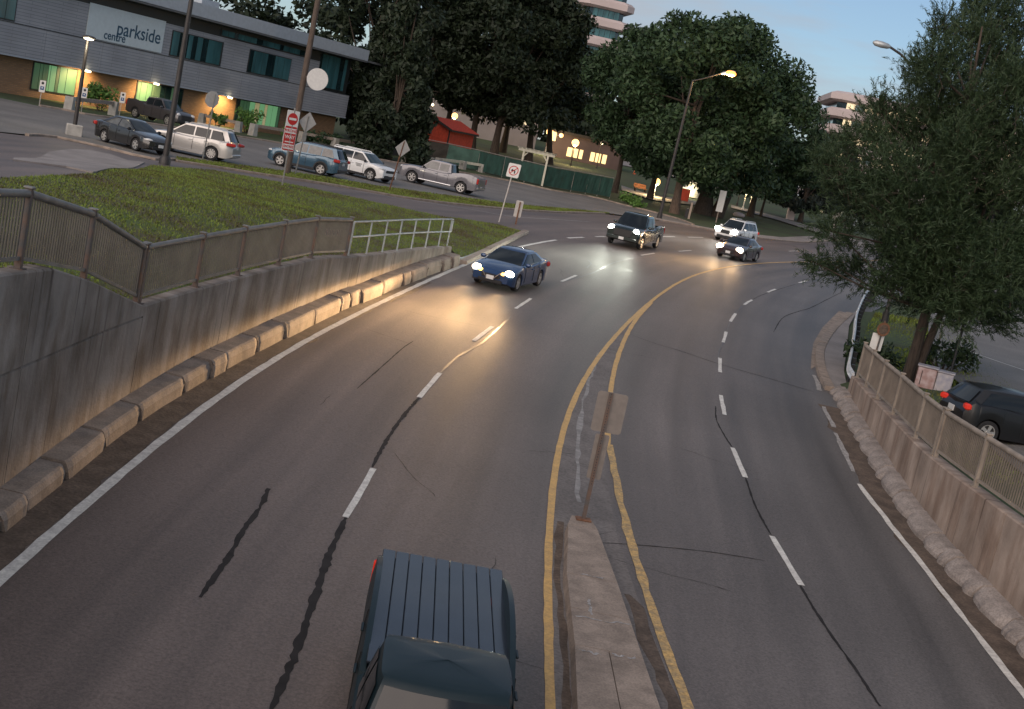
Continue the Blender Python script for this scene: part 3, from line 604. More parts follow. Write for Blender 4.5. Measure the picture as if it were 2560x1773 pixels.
# right rough kerb pieces
t = thing('rough_kerb', 'crumbling scalloped concrete kerb at the foot of the tan wall', 'kerb')
y = -13.
while y < 44.4:
    ln = random.choice([.5, .7, .9, 1.1, 1.6]); y1 = min(y + ln, 44.6); n = 8; ys = np.linspace(y + .03, y1 - .01, n); seg = np.stack([np.interp(ys, KRs[:, 1], KRs[:, 0]), ys], 1)
    T = np.gradient(seg, axis=0); T /= np.linalg.norm(T, axis=1)[:, None]; N = np.stack([T[:, 1], -T[:, 0]], 1); vs = []; h = random.uniform(.19, .25)
    for i in range(n):
        e = .09 * (abs(i - (n - 1) / 2 + random.uniform(-.4, .4)) / ((n - 1) / 2)) ** 2.2 + random.uniform(-.012, .02); z = zr(ys[i])
        q = [(-.06 + e, -.1), (.46, -.1), (.46, h + .08), (.22, h + .05), (.04 + e * .9, h * .82), (-.04 + e, h * .4)]
        vs += [(seg[i, 0] + N[i, 0] * o, seg[i, 1] + N[i, 1] * o, z + zz_) for o, zz_ in q]
    fs = [tuple(range(6)), tuple(range((n - 1) * 6 + 5, (n - 1) * 6 - 1, -1))]
    for i in range(n - 1):
        for j in range(6): fs.append((i * 6 + j, (i + 1) * 6 + j, (i + 1) * 6 + (j + 1) % 6, i * 6 + (j + 1) % 6))
    MB().add(vs, fs).build('kerb_block', M_KERBR, t); y = y1

# median island
t = thing('median_island', 'long tapered concrete median between the yellow lines with a sign post on its tip', 'median')
ML = [(1.70, 25.1), (1.66, 22.1), (1.82, 18.6), (1.9, 10), (1.95, -14)]; MR = [(2.30, 25.1), (2.66, 22.0), (2.95, 19.1), (4.0, 9), (5.2, -14)]
def mlr(y): return float(np.interp(-y, [-p[1] for p in ML], [p[0] for p in ML])), float(np.interp(-y, [-p[1] for p in MR], [p[0] for p in MR]))
cuts = [25.1, 24.5, 21.9, 20.4, 19.0, 16.4, 13.0, 9, 4, -2, -8, -14]
for i, (a, b) in enumerate(zip(cuts[:-1], cuts[1:])):
    a -= .008; b += .008; (al, ar_), (bl, br_) = mlr(a), mlr(b); za, zb = zr(a), zr(b); h = .20
    parts_ = [(0, 1)] if i < 4 else [(0, .5), (.5, 1)]
    for f0, f1 in parts_:
        g = .008 if len(parts_) > 1 else 0
        x0, x1 = al + (ar_ - al) * f0 + (g if f0 else 0), al + (ar_ - al) * f1 - (g if f1 < 1 else 0); x2, x3 = bl + (br_ - bl) * f0 + (g if f0 else 0), bl + (br_ - bl) * f1 - (g if f1 < 1 else 0)
        il = .05 if f0 == 0 else 0; ir = .05 if f1 == 1 else 0; e = .06 if i == 0 else 0
        MB().add([(x0 + e, a, za - .1), (x1 - e, a, za - .1), (x3, b, zb - .1), (x2, b, zb - .1), (x0 + il + e, a - e, za + h), (x1 - ir - e, a - e, za + h), (x3 - ir, b, zb + h), (x2 + il, b, zb + h)],
                 [(0, 3, 2, 1), (4, 5, 6, 7), (0, 1, 5, 4), (1, 2, 6, 5), (2, 3, 7, 6), (3, 0, 4, 7)]).build('median_slab', M_KERB, t)

zmed = lambda x, y: zr(y) + .2
for (ax, ay), (bx, by) in (((1305, 1292), (1362, 1302)), ((1290, 1388), (1425, 1408)), ((1300, 1462), (1352, 1474)), ((1375, 1472), (1432, 1482)), ((1325, 1345), (1330, 1385))):
    pa, pb_ = at(ax, ay, .2), at(bx, by, .2); pts_ = [(lerp_(pa.x, pb_.x, f) , lerp_(pa.y, pb_.y, f) + RNG.normal(0, .025)) for f in np.linspace(.04, .96, 9)]
    ribbon('paint_scuff', pts_, [.02, .05, .015, .06, .02], M_WORN, .006, t, .012, zfun=zmed, step=.1)
ribbon('gutter_dirt', [(p[0] + .28, p[1]) for p in MR[1:]], [.22, .35, .3, .3], M_DIRT, .0075, road, .05, zfun=zroad); ribbon('gutter_dirt', [(p[0] - .07, p[1]) for p in ML], .13, M_DIRT, .0075, road, .02, zfun=zroad)
# ------------------------------------------------------------------ retaining walls
def line_at(Ls, y): return float(np.interp(y, Ls[:, 1], Ls[:, 0]))
def wall_panel(t, Ls, y0, y1, zb, ztop, th, m, side):
    """wall piece between two distances; side +1 = body lies towards +x"""
    ys = np.linspace(y0, y1, max(2, int((y1 - y0) / .7) + 1)); L = np.stack([np.interp(ys, Ls[:, 1], Ls[:, 0]), ys], 1)
    mb = MB(); sweep(mb, L, lambda i, x, y: [(0, zb(y)), (side * th, zb(y)), (side * th, ztop(y)), (side * .03, ztop(y)), (0, ztop(y) - .03)])
    o = mb.build('wall_panel', m, t); me = o.data; uv = me.uv_layers.new(name='face'); s = np.concatenate([[0], np.cumsum(np.linalg.norm(np.diff(L, axis=0), axis=1))])
    for lp in me.loops:
        v = me.vertices[lp.vertex_index].co; uv.data[lp.index].uv = (float(np.interp(v.y, ys, s)) + y0, v.z)
    return o
t = thing('retaining_wall', 'tall stained grey concrete wall below the lawn fence', 'wall')
cuts = [-14, -6, 1, 8, 14.2, 20.2, 26.3]
zj = lambda y: -.36
for a, b in zip(cuts[:-1], cuts[1:]):
    wall_panel(t, WLs, a + .012, b - .012, lambda y: zr(y) - .2, lambda y: zj(y) - .015, .4, M_WALL_L, -1)
    wall_panel(t, WLs + np.array([.012, 0]), a + .012, b - .012, lambda y: zj(y) + .012, wallL, .4, M_WALL_L, -1)
cuts = [26.3, 31.6, 37.4, 42.45, 47.2, 51.0, 55.2]
for a, b in zip(cuts[:-1], cuts[1:]):
    wall_panel(t, WLs, a + .012, b - .012, lambda y: zr(y) - .2, wallL, .4, M_WALL_L, -1)
t = thing('retaining_wall', 'streaked tan concrete wall under the tan picket fence', 'wall')
cuts = [-14, -6, 2, 9, 15, 21, 26.2, 31.7, 37.8, 43.9]
for a, b in zip(cuts[:-1], cuts[1:]):
    wall_panel(t, WRs, a + .012, b - .012, lambda y: zr(y) - .2, wallR, .36, M_WALL_R, 1)

# ------------------------------------------------------------------ fences
def fence(name, label, Ls, base, posts, off, H, mp, mr_, mk, double=(), toprad=.065, side_caps=True, space=.115, pw=.042):
    t = thing(name, label, 'fence'); pt = []
    Lo = offs(Ls, off)
    for y in posts: pt.append(Vector((line_at(Lo, y), y, base(y))))
    for i, p in enumerate(pt):
        dv = pt[min(i + 1, len(pt) - 1)] - pt[max(i - 1, 0)]; yaw = math.atan2(dv.y, dv.x)
        for q in ([p] if posts[i] not in double else [p + Vector((0, -.09, 0)), p + Vector((0, .09, 0))]):
            po = MB().box((q.x, q.y, q.z + H / 2 + .01), (.1, .1, H + .02), yaw).box((q.x, q.y, q.z + .008), (.2, .2, .02), yaw).build('post', mp, t)
            MB().box((q.x, q.y, q.z + H + .035), (.15, .15, .03), yaw, .008).build('post_cap', mr_, po)
    for a, b in zip(pt[:-1], pt[1:]):
        d = (b - a); ln = math.hypot(d.x, d.y); u = d / ln; A, B = a + u * .06, b - u * .06
        MB().tube([A + Vector((0, 0, H - .06)), B + Vector((0, 0, H - .06))], toprad, 8).build('top_rail', mr_, t, smooth=50)
        MB().bar(A + Vector((0, 0, .17)), B + Vector((0, 0, .17)), .06, .06).build('bottom_rail', mr_, t)
        mb = MB(); n = int((ln - .2) / space)
        for k in range(n):
            p = a + u * (.1 + (k + .5) * (ln - .2) / n); mb.bar(p + Vector((0, 0, .2)), p + Vector((0, 0, H - .1)), .022, pw, up=(u.x, u.y, 0))
        mb.build('picket_panel', mk, t, kind='stuff')
    return t
fence('picket_fence', 'rusty grey picket fence bending along the top of the grey wall', WLs, wallL, [10.5, 13.6, 16.8, 19.9, 23.0, 26.3, 29.85, 32.7, 35.8, 38.75, 42.2], -.17, 1.24, M_RUST, M_RAIL, M_PICK, double=(26.3,))
fence('picket_fence', 'tan picket fence on the tan wall in front of the black hatchback', WRs, wallR, [10.5, 13.5, 16.5, 19.5, 22.5, 25.5, 28.4, 31.65, 33.75, 37., 39.5, 41.8, 43.7], .17, 1.18, M_TANRAIL, M_TANRAIL, M_TANPICK, double=(31.65,))
FENCE_LEFT = [o for o in COL.objects if o.get('label', '').startswith('rusty grey picket')][0]
# galvanised pipe railing on the low end of the wall
t = thing('pipe_railing', 'galvanised two-bar pipe railing on the low end of the grey wall', 'railing')
Lo = offs(WLs, -.17); ys = [42.5, 44.4, 46.3, 48.2, 50.1, 52.0, 53.8, 55.0]
P_ = [Vector((line_at(Lo, y), y, wallL(y))) for y in ys]
zt = lambda y: float(np.interp(y, [42.4, 55.2], [.97, .80])); zm = lambda y: float(np.interp(y, [42.4, 55.2], [.47, .27]))
for p in P_: MB().tube([p, (p.x, p.y, zt(p.y))], .03, 8).build('post', M_GALV, t, smooth=50)
MB().tube([(p.x, p.y, zt(p.y)) for p in P_] + [(P_[-1].x + .04, P_[-1].y + .22, zt(55.1)), (P_[-1].x + .04, P_[-1].y + .22, zm(55.1)), (P_[-1].x, P_[-1].y, zm(55.1))], .033, 8).build('top_rail', M_GALV, t, smooth=50)
MB().tube([(p.x, p.y, zm(p.y)) for p in P_], .033, 8).build('middle_rail', M_GALV, t, smooth=50)
# guard rail on the bend
t = thing('guard_rail', 'pale steel guard rail on black posts curving round the bend', 'guard rail')
GL = np.array(cat([(11.42, 43.9), (11.62, 45.5), (12.42, 48.8), (13.74, 54.3), (15.4, 61.3), (18.2, 71.6), (19.6, 75.5)], .5)); d_ = np.concatenate([[0], np.cumsum(np.linalg.norm(np.diff(GL, axis=0), axis=1))])
gzr = lambda x, y: zr(y) + .14
sweep(mb := MB(), GL, lambda i, x, y: [(-.02, gzr(x, y) + .48), (.03, gzr(x, y) + .50), (-.01, gzr(x, y) + .6), (.03, gzr(x, y) + .72), (.0, gzr(x, y) + .80), (-.05, gzr(x, y) + .78), (-.08, gzr(x, y) + .71), (-.03, gzr(x, y) + .63), (-.08, gzr(x, y) + .55)]); mb.build('rail', M_GUARD, t)
for s_ in np.arange(.3, d_[-1], 1.5):
    x, y = float(np.interp(s_, d_, GL[:, 0])), float(np.interp(s_, d_, GL[:, 1])); MB().box((x + .12, y, gzr(x, y) + .36), (.14, .16, .8)).build('post', M_BLACK, t)

# ------------------------------------------------------------------ vehicles
def make_wheel(parent, r, wid, rim_style=5, dark=False):
    """wheel standing at the origin, axle along y, outer face towards +y"""
    w = MB(); n = 28
    prof = [(-wid, r * .62), (-wid, r * .95), (-wid * .9, r), (-.02, r), (0, r * .95), (0, r * .70), (-.03, r * .67)]
    vs = [(q * math.cos(2 * PI * k / n), o, q * math.sin(2 * PI * k / n)) for k in range(n) for o, q in prof]; m = len(prof)
    w.add(vs, [(k * m + j, k * m + j + 1, ((k + 1) % n) * m + j + 1, ((k + 1) % n) * m + j) for k in range(n) for j in range(m - 1)])
    ty = w.build('tyre', M_TYRE, parent, smooth=40)
    b = MB().disc((0, -.07, 0), r * .69, (0, 1, 0), 24, .04)
    bd = b.build('brake_disc', M_RIMDARK, parent)
    rm = MB()
    vs = [(q * math.cos(2 * PI * k / n), o, q * math.sin(2 * PI * k / n)) for k in range(n) for o, q in ((-.04, r * .69), (-.008, r * .68), (-.01, r * .61), (-.05, r * .60))]
    rm.add(vs, [(k * 4 + j, k * 4 + j + 1, ((k + 1) % n) * 4 + j + 1, ((k + 1) % n) * 4 + j) for k in range(n) for j in range(3)])
    for k in range(rim_style):
        a = 2 * PI * k / rim_style + .3; c, s_ = math.cos(a), math.sin(a); tw = r * (.155 if rim_style <= 5 else .10)
        p = [(-tw * .75, r * .1), (tw * .75, r * .1), (tw, r * .63), (-tw, r * .63)]
        rm.prism([(x * c - y * s_, -.035, x * s_ + y * c) for x, y in p], (0, .028, 0))
    rm.disc((0, -.012, 0), r * .17, (0, 1, 0), 12, .03)
    ro = rm.build('rim', M_RIMDARK if dark else M_RIM, parent, smooth=35)
    return ty, bd, ro

def lerp(a, b, t): return a + (b - a) * t
def low_beam(ld):
    """dipped beam: sharp cut-off at the horizon, strongest just below it"""
    ld.use_nodes = True; nt = ld.node_tree; n = nt.nodes; l = nt.links; em = n['Emission']; tc = n.new('ShaderNodeTexCoord'); sx = n.new('ShaderNodeSeparateXYZ'); l.new(tc.outputs['Normal'], sx.inputs[0])
    def curve(src, pts):
        c = n.new('ShaderNodeFloatCurve'); cv = c.mapping.curves[0]
        while len(cv.points) < len(pts): cv.points.new(.5, .5)
        for p, (x, y) in zip(cv.points, pts): p.location = (x, y); p.handle_type = 'AUTO_CLAMPED'
        c.mapping.update(); m_ = n.new('ShaderNodeMapRange'); m_.inputs[1].default_value = -.5; m_.inputs[2].default_value = .5; l.new(src, m_.inputs[0]); l.new(m_.outputs[0], c.inputs['Value']); return c.outputs[0]
    v = curve(sx.outputs['Y'], [(0, .004), (.20, .02), (.30, .09), (.38, .36), (.44, .9), (.48, .8), (.51, .08), (.56, .015), (1, .004)])
    h = curve(sx.outputs['X'], [(0, .01), (.2, .07), (.36, .5), (.5, 1), (.64, .5), (.8, .07), (1, .01)])
    mu = n.new('ShaderNodeMath'); mu.operation = 'MULTIPLY'; l.new(v, mu.inputs[0]); l.new(h, mu.inputs[1]); l.new(mu.outputs[0], em.inputs['Strength'])
class Car:
    """kinds differ by profile: all lengths in metres, +x is the front"""
    def __init__(s, name, label, cat_, loc, head, kind, color, dims, lit=None, group=None, opts=None):
        o = opts or {}; s.o = o
        L, W, H, wb, r = dims; s.L, s.W, s.H, s.wb, s.r = dims
        s.t = thing(name, label, cat_, loc, math.atan2(head[1], head[0]), group)
        s.body_m = color; hl = L / 2; s.hl = hl
        clr = o.get('clr', .19); xf = o.get('xf', wb / 2 + .08); xr = xf - wb; s.xf, s.xr = xf, xr
        top = o['top']; s.top = _pch([p[0] for p in top], [p[1] for p in top])
        tw = o.get('round', .55)
        def hw(x):
            e = max(0., (abs(x) - (hl - tw)) / tw)
            return W / 2 * (1 - o.get('taper', .20) * e ** 2.4)
        s.hw = hw
        Ra = r * 1.13
        def zl(x):
            z = clr + .12 * max(0., (abs(x) - (hl - .35)) / .35) ** 1.5
            for xw in (xf, xr):
                d = abs(x - xw)
                if d < Ra: z = max(z, r + math.sqrt(max(0, Ra * Ra - d * d)) * .98)
            return z
        xs = set(np.round(np.linspace(-hl, hl, 34), 3).tolist())
        for xw in (xf, xr):
            for k in range(-9, 10): xs.add(round(xw + Ra * math.sin(k / 9 * PI / 2), 3))
            xs.add(round(xw + Ra + .012, 3)); xs.add(round(xw - Ra - .012, 3))
        bed = o.get('bed'); 
        if bed: xs |= {bed[0], bed[0] - .02, bed[1], bed[1] + .02}
        xs = sorted(x for x in xs if -hl <= x <= hl); vs = []; K = 10
        for x in xs:
            w = hw(x); a = zl(x); zt = s.top(x); h = zt - a; cr = o.get('crown', .05) * (1 if abs(x) < hl - .2 else .5)
            ring = [(0, a), (w * .9, a), (w * .985, a + .02), (w, a + .42 * h), (w * .992, a + .72 * h), (w * .965, zt - .07 * min(1, h)), (w * .90, zt), (w * .84, zt + cr * .35), (w * .45, zt + cr * .85), (0, zt + cr)]
            if bed and bed[1] + .001 <= x <= bed[0] - .001:
                dp = zt - o.get('bed_depth', .45); ring[6:] = [(w * .955, zt + .012), (w * .88, zt + .012), (w * .875, dp), (0, dp)]
            elif bed and x < bed[0]: ring[6:] = [(w * .955, zt + .012), (w * .88, zt + .012), (w * .5, zt + .012), (0, zt + .012)]
            vs += [(x, y, z) for y, z in ring] + [(x, -y, z) for y, z in ring[-2:0:-1]]
        k = 2 * K - 2; n = len(xs); fs = [tuple(range(k)), tuple(range((n - 1) * k + k - 1, (n - 1) * k - 1, -1))]
        for i in range(n - 1):
            for j in range(k): fs.append((i * k + j, i * k + (j + 1) % k, (i + 1) * k + (j + 1) % k, (i + 1) * k + j))
        MB().add(vs, [f[::-1] for f in fs]).build('body', color, s.t, smooth=30)
        ub = MB().box((0, 0, clr + .17), (L * .86, W * .74, .3)).build('underbody', M_BLACK, s.t)
        # cabin
        g = o['cab']; s.g = g    # x1 z1 windscreen base, x2 roof front, x3 roof rear, x4 rear base, zr roof
        zb1, zb4, zrf = g['z1'], g['z4'], H
        wb_, wr = W / 2 * g.get('wb', .91), W / 2 * g.get('wr', .72)
        s.fx = lambda t: lerp(g['x1'], g['x2'], t ** g.get('pf', 1.08)); s.rx = lambda t: lerp(g['x4'], g['x3'], t ** g.get('pr', 1.0))
        s.cw = lambda t: lerp(wb_, wr, t ** 1.25)
        def cz(x, t):
            f = (x - g['x4']) / (g['x1'] - g['x4']); b = lerp(zb4, zb1, min(max(f, 0), 1))
            arch = g.get('arch', .05) * (1 - ((2 * f - 1) ** 2)); return lerp(b, zrf - .05 + arch * .6, t)
        s.cz = cz; vs = []; T = [-.12, 0, .3, .6, .85, 1.0]; M = 9
        for t_ in T:
            tt = max(t_, 0); x0, x1 = s.rx(tt), s.fx(tt); w = s.cw(tt)
            loop = []
            for j in range(M):
                f = j / (M - 1); loop.append((lerp(x0, x1, f), w * (1 - .05 * abs(2 * f - 1) ** 6), f))
            pts = [(x0 - .05, w * .55), (x0 - .07, 0)]
            ring = [(x, y) for x, y, _ in loop] + [(x1 + .07, w * .55), (x1 + .1, 0), (x1 + .07, -w * .55)] + [(x, -y) for x, y, _ in loop[::-1]] + [(x0 - .05, -w * .55), (x0 - .07, 0), (x0 - .05, w * .55)]
            for x, y in ring: vs.append((x, y, cz(x, tt) + (-.15 if t_ < 0 else 0)))
        kk = len(vs) // len(T)
        for q in (.90, .55, .0):
            x0, x1, w = s.rx(1.0), s.fx(1.0), s.cw(1.0)
            for i in range(kk):
                bx, by, bz = vs[5 * kk + i]; cx = (x0 + x1) / 2
                vs.append((cx + (bx - cx) * (q * .92 + .08 * q), by * q, bz + .05 * (1 - q * q) ** .8 + .012 * (q < .95)))
        nt_ = len(T) + 3; fs = []
        for i in range(nt_ - 1):
            for j in range(kk): fs.append((i * kk + j, i * kk + (j + 1) % kk, (i + 1) * kk + (j + 1) % kk, (i + 1) * kk + j))
        MB().add(vs, [f[::-1] for f in fs]).build('roof', color, s.t, smooth=32)
        gm = o.get('glass', M_GLASS)
        # windscreen and rear window: curved strips just proud of the cabin
        def screen(name, fxn, sgn, t0, t1, m, wf=.90):
            vs = []; NN, TT = 9, 6
            for i in range(TT):
                t_ = lerp(t0, t1, i / (TT - 1)); w = s.cw(t_) * wf; x = fxn(t_)
                for j in range(NN):
                    y = lerp(-w, w, j / (NN - 1)); bul = (.1 if sgn > 0 else .07) * (1 - (y / s.cw(t_)) ** 2) ** .7 + .016
                    vs.append((x + sgn * bul, y, cz(x, t_) + .006))
            f = [(i * NN + j, i * NN + j + 1, (i + 1) * NN + j + 1, (i + 1) * NN + j) for i in range(TT - 1) for j in range(NN - 1)]
            return MB().add(vs, f if sgn > 0 else [q[::-1] for q in f]).build(name, m, s.t, smooth=60)
        screen('windscreen', s.fx, 1, .03, .93, o.get('glassf', gm)); screen('rear_window', s.rx, -1, g.get('rw0', .12), .9, M_GLASS, .84)
        for (xa, xb, rear_slant, front_slant) in o['win']:
            for sd in (1, -1):
                t0, t1 = .10, .86; vs = []; TT, NN = 5, 7
                for i in range(TT):
                    t_ = lerp(t0, t1, i / (TT - 1)); xh = s.fx(t_) - .10 if front_slant else xb; xl_ = s.rx(t_) + rear_slant if rear_slant else xa
                    for j in range(NN):
                        x = lerp(xl_, xh, j / (NN - 1)); f = (x - s.rx(t_)) / (s.fx(t_) - s.rx(t_)); vs.append((x, sd * (s.cw(t_) * (1 - .05 * abs(2 * f - 1) ** 6) + .014), cz(x, t_)))
                f_ = [(i * NN + j, i * NN + j + 1, (i + 1) * NN + j + 1, (i + 1) * NN + j) for i in range(TT - 1) for j in range(NN - 1)]
                MB().add(vs, f_ if sd < 0 else [q[::-1] for q in f_]).build('side_window', o.get('glasss', gm), s.t, smooth=60)
        # wheels
        wt = bpy.data.objects.new('wheel', None); 
        first = None
        for xw, sd in ((xf, 1), (xf, -1), (xr, 1), (xr, -1)):
            e = bpy.data.objects.new('wheel', None); COL.objects.link(e); e.parent = s.t; e.location = (xw, sd * (W / 2 - .015), r); e.rotation_euler = (0, 0, 0 if sd > 0 else PI); e.empty_display_size = .1
            if first is None: first = make_wheel(e, r, .22, o.get('spokes', 5), o.get('darkrim', False))
            else:
                for c in first:
                    d = c.copy(); COL.objects.link(d); d.parent = e
        bpy.data.objects.remove(wt)
        # lamps
        zh = o.get('zh', .68); zt_ = o.get('zt', .9); hy = o.get('hy', .74)
        for sd in (1, -1):
            c = (hl - o.get('hx', .20), sd * W / 2 * hy, zh); sz = o.get('hs', (.20, .21, .085))
            m_ = {None: M_LENS, 'w': M_HEADW, 'y': M_HEADY}[lit]
            rot = Matrix.Rotation(sd * -.45, 3, 'Z')
            MB().ell(c, sz if not lit else o.get('hsl', (.17, .19, .13)), 14, 8, rot).build('headlight', m_, s.t, smooth=60)  # lit lenses are oversized, their glare built into the shape
            if lit and o.get('indic'): MB().ell((hl - .1, sd * W / 2 * (hy - .24), zh - .05), (.10, .10, .07), 10, 6).build('indicator', M_INDIC, s.t, smooth=60)
            ts = o.get('ts', (.16, .2, .1)); tx = -hl + o.get('tx', .16)
            MB().box((tx, sd * W / 2 * o.get('ty', .80), zt_), (ts[0] * 2, ts[1] * 2, ts[2] * 2), -sd * o.get('trot', .35) * -1, .04).build('taillight', M_TAILON if o.get('tailon') else M_TAIL, s.t, smooth=40)
            xm = g['x1'] - .28; MB().ell((xm, sd * (s.cw(.1) + .15), cz(xm, .12) + .02), (.07, .13, .085), 10, 6).build('mirror', o.get('mirror', color), s.t, smooth=60)
            for xd in o.get('handles', ()): MB().box((xd, sd * (hw(xd) + .005), s.top(xd) - .17), (.22, .04, .035), 0, .01).build('door_handle', o.get('handlem', color), s.t)
            for xd in o.get('seams', ()):
                q = [(xd, sd * (hw(xd) * .987 + .008), clr + .12), (xd, sd * (hw(xd) + .007), clr + (s.top(xd) - clr) * .42), (xd, sd * (hw(xd) * .992 + .007), clr + (s.top(xd) - clr) * .72), (xd, sd * (hw(xd) * .965 + .007), s.top(xd) - .06)]
                mb = MB()
                for a, b in zip(q[:-1], q[1:]): mb.bar(a, b, .012, .016, up=(1, 0, 0))
                mb.build('door_seam', M_BLACK, s.t)
            if o.get('sill'): MB().box((lerp(xf, xr, .5), sd * (W / 2 - .01), clr + .06), (wb - 2 * Ra - .04, .05, .16), 0, .015).build('side_sill', o['sill'], s.t)
            if o.get('step'): MB().tube([(xf - Ra - .1, sd * (W / 2 + .06), clr + .06), (xr + Ra + .25, sd * (W / 2 + .06), clr + .06)], .055, 8).build('side_step', o['step'], s.t, smooth=50)
            if o.get('clad'):
                for xw in (xf, xr):
                    mb = MB(); q = []
                    for k_ in range(13):
                        a = PI * k_ / 12; q.append((xw + (Ra + .03) * math.cos(a), sd * (hw(xw + Ra * math.cos(a)) + .004), r + (Ra + .02) * math.sin(a)))
                    for a, b in zip(q[:-1], q[1:]): mb.bar(a, b, .03, .09, up=(math.cos(0), 0, .001))
                    mb.build('arch_trim', M_BLACK, s.t)
            if o.get('rails'):
                x0, x1 = g['x3'] + .1, g['x2'] - .25
                MB().tube([(x0 - .1, sd * s.cw(1) * .86, H - .01), (x0, sd * s.cw(1) * .86, H + .055), (x1, sd * s.cw(1) * .86, H + .06), (x1 + .12, sd * s.cw(1) * .86, H - .01)], .022, 6).build('roof_rail', o['rails'], s.t, smooth=50)
        # front face
        fw = hw(hl) * 2
        for key, mm, nm in (('grille', o.get('grillem', M_BLACK), 'grille'), ('bumper', o.get('bumperm', M_BLACK), 'front_bumper')):
            if o.get(key):
                z0, z1, wf, xo = o[key]; MB().box((hl - .06 + xo, 0, (z0 + z1) / 2), (.16, fw * wf, z1 - z0), 0, .03).build(nm, mm, s.t, smooth=30)
        if o.get('chromebar'):
            for sd in (1, -1): MB().bar((hl + .035, sd * fw * .26, zh - .02), (hl + .05, sd * fw * .10, zh - .27), .035, .03).build('chrome_bar', M_CHROME, s.t)
        MB().box((hl + .045 + o.get('px', 0), 0, o.get('pz', .46)), (.02, .31, .155)).build('number_plate', M_PLATE, s.t)
        MB().box((-hl - .012, 0, o.get('pzr', .62)), (.03, .31, .155)).build('number_plate', M_PLATE, s.t)
        if o.get('rbumper'):
            z0, z1, mm = o['rbumper']; MB().box((-hl + .05, 0, (z0 + z1) / 2), (.2, hw(-hl) * 2.02, z1 - z0), 0, .04).build('rear_bumper', mm, s.t, smooth=30)
        if bed:
            if o.get('cover'):
                c = MB(); w = hw(0) * .90; zc = s.top(bed[0] - .4) + .0; n = 9
                for i in range(n):
                    y0, y1 = lerp(-w, w, i / n) + .004, lerp(-w, w, (i + 1) / n) - .004
                    MB().box(((bed[0] + bed[1]) / 2, (y0 + y1) / 2, zc), (bed[0] - bed[1] + .06, y1 - y0, .04), 0, .008).build('bed_cover_slat', o['cover'], s.t)
            else: MB().box(((bed[0] + bed[1]) / 2, 0, s.top(bed[0] - .4) - o.get('bed_depth', .45) + .012), (bed[0] - bed[1] - .04, hw(0) * 1.74, .02)).build('bed_liner', M_BLACK, s.t)
        if lit:
            for sd in (1, -1):
                ld = bpy.data.lights.new('headlamp', 'SPOT'); lo = bpy.data.objects.new('headlamp_beam', ld); COL.objects.link(lo); lo.parent = s.t
                lo.location = (hl + .08, sd * W / 2 * hy, zh); ld.energy = o.get('beam', 900) * .22; ld.color = (1, .96, .86) if lit == 'w' else (1, .60, .27)
                if o.get('beamcol'): ld.color = o['beamcol']
                ld.spot_size = R(110); ld.spot_blend = .5; ld.shadow_soft_size = .09
                lo.rotation_euler = Vector((-1, 0, 0)).to_track_quat('Z', 'Y').to_euler(); low_beam(ld)

SED = dict(top=[(-2.32, .80), (-2.22, .98), (-1.9, 1.04), (-1.5, 1.05), (0, .96), (.95, .97), (1.5, .90), (2.0, .78), (2.2, .69), (2.32, .58)], cab=dict(x1=1.12, z1=.94, x2=.12, x3=-.95, x4=-1.75, z4=1.03, wr=.66), win=[(-.22, 0, 0, 1), (-1.2, -.29, .33, 0)],
           hs=(.26, .17, .07), zh=.70, zt=.88, seams=(.78, -.25, -1.0), handles=(-.12, -.9), grille=(.42, .60, .55, 0), bumper=(.24, .40, .7, .01))
def sed(**k): d = dict(SED); d.update(k); return d
SUVD = dict(top=[(-2.38, .85), (-2.3, 1.05), (-1.9, 1.12), (0, 1.06), (1.05, 1.08), (1.7, 1.02), (2.1, .93), (2.28, .82), (2.38, .66)], cab=dict(x1=1.2, z1=1.05, x2=.35, x3=-1.95, x4=-2.28, z4=1.10, wr=.70, rw0=.1), win=[(-.18, 0, 0, 1), (-1.08, -.26, 0, 0), (-1.7, -1.16, .28, 0)],
            hs=(.24, .2, .075), zh=.86, zt=1.02, seams=(.82, -.22, -1.1), handles=(-.08, -.95), grille=(.58, .82, .6, 0), bumper=(.28, .5, .8, .01), clr=.22, sill=M_BLACK, clad=True, bumperm=M_BLACK, rbumper=(.34, .54, M_BLACK), crown=.05, round=.5, pz=.56, pzr=.86)
def suv(**k): d = dict(SUVD); d.update(k); return d
PKD = dict(top=[(-2.92, 1.23), (-2.85, 1.26), (-1.0, 1.26), (-.8, 1.22), (1.2, 1.22), (1.8, 1.21), (2.5, 1.16), (2.8, 1.08), (2.92, .92)], cab=dict(x1=1.42, z1=1.19, x2=.72, x3=-.70, x4=-.86, z4=1.2, wr=.74, wb=.93, pr=1.), win=[(.12, 0, 0, 1), (-.62, .03, 0, 0)],
           hs=(.16, .2, .12), zh=1.0, hx=.16, zt=1.06, ts=(.07, .09, .2), ty=.90, trot=0, tx=.07, seams=(1.05, .08, -.72), handles=(.22, -.5), grille=(.62, 1.06, .62, .02), bumper=(.42, .6, 1.0, .06), bed=(-.92, -2.80), clr=.34, round=.28, taper=.10, crown=.06, rbumper=(.5, .68, M_CHROME), pz=.52, px=.06, pzr=.62)
def pk(**k): d = dict(PKD); d.update(k); return d

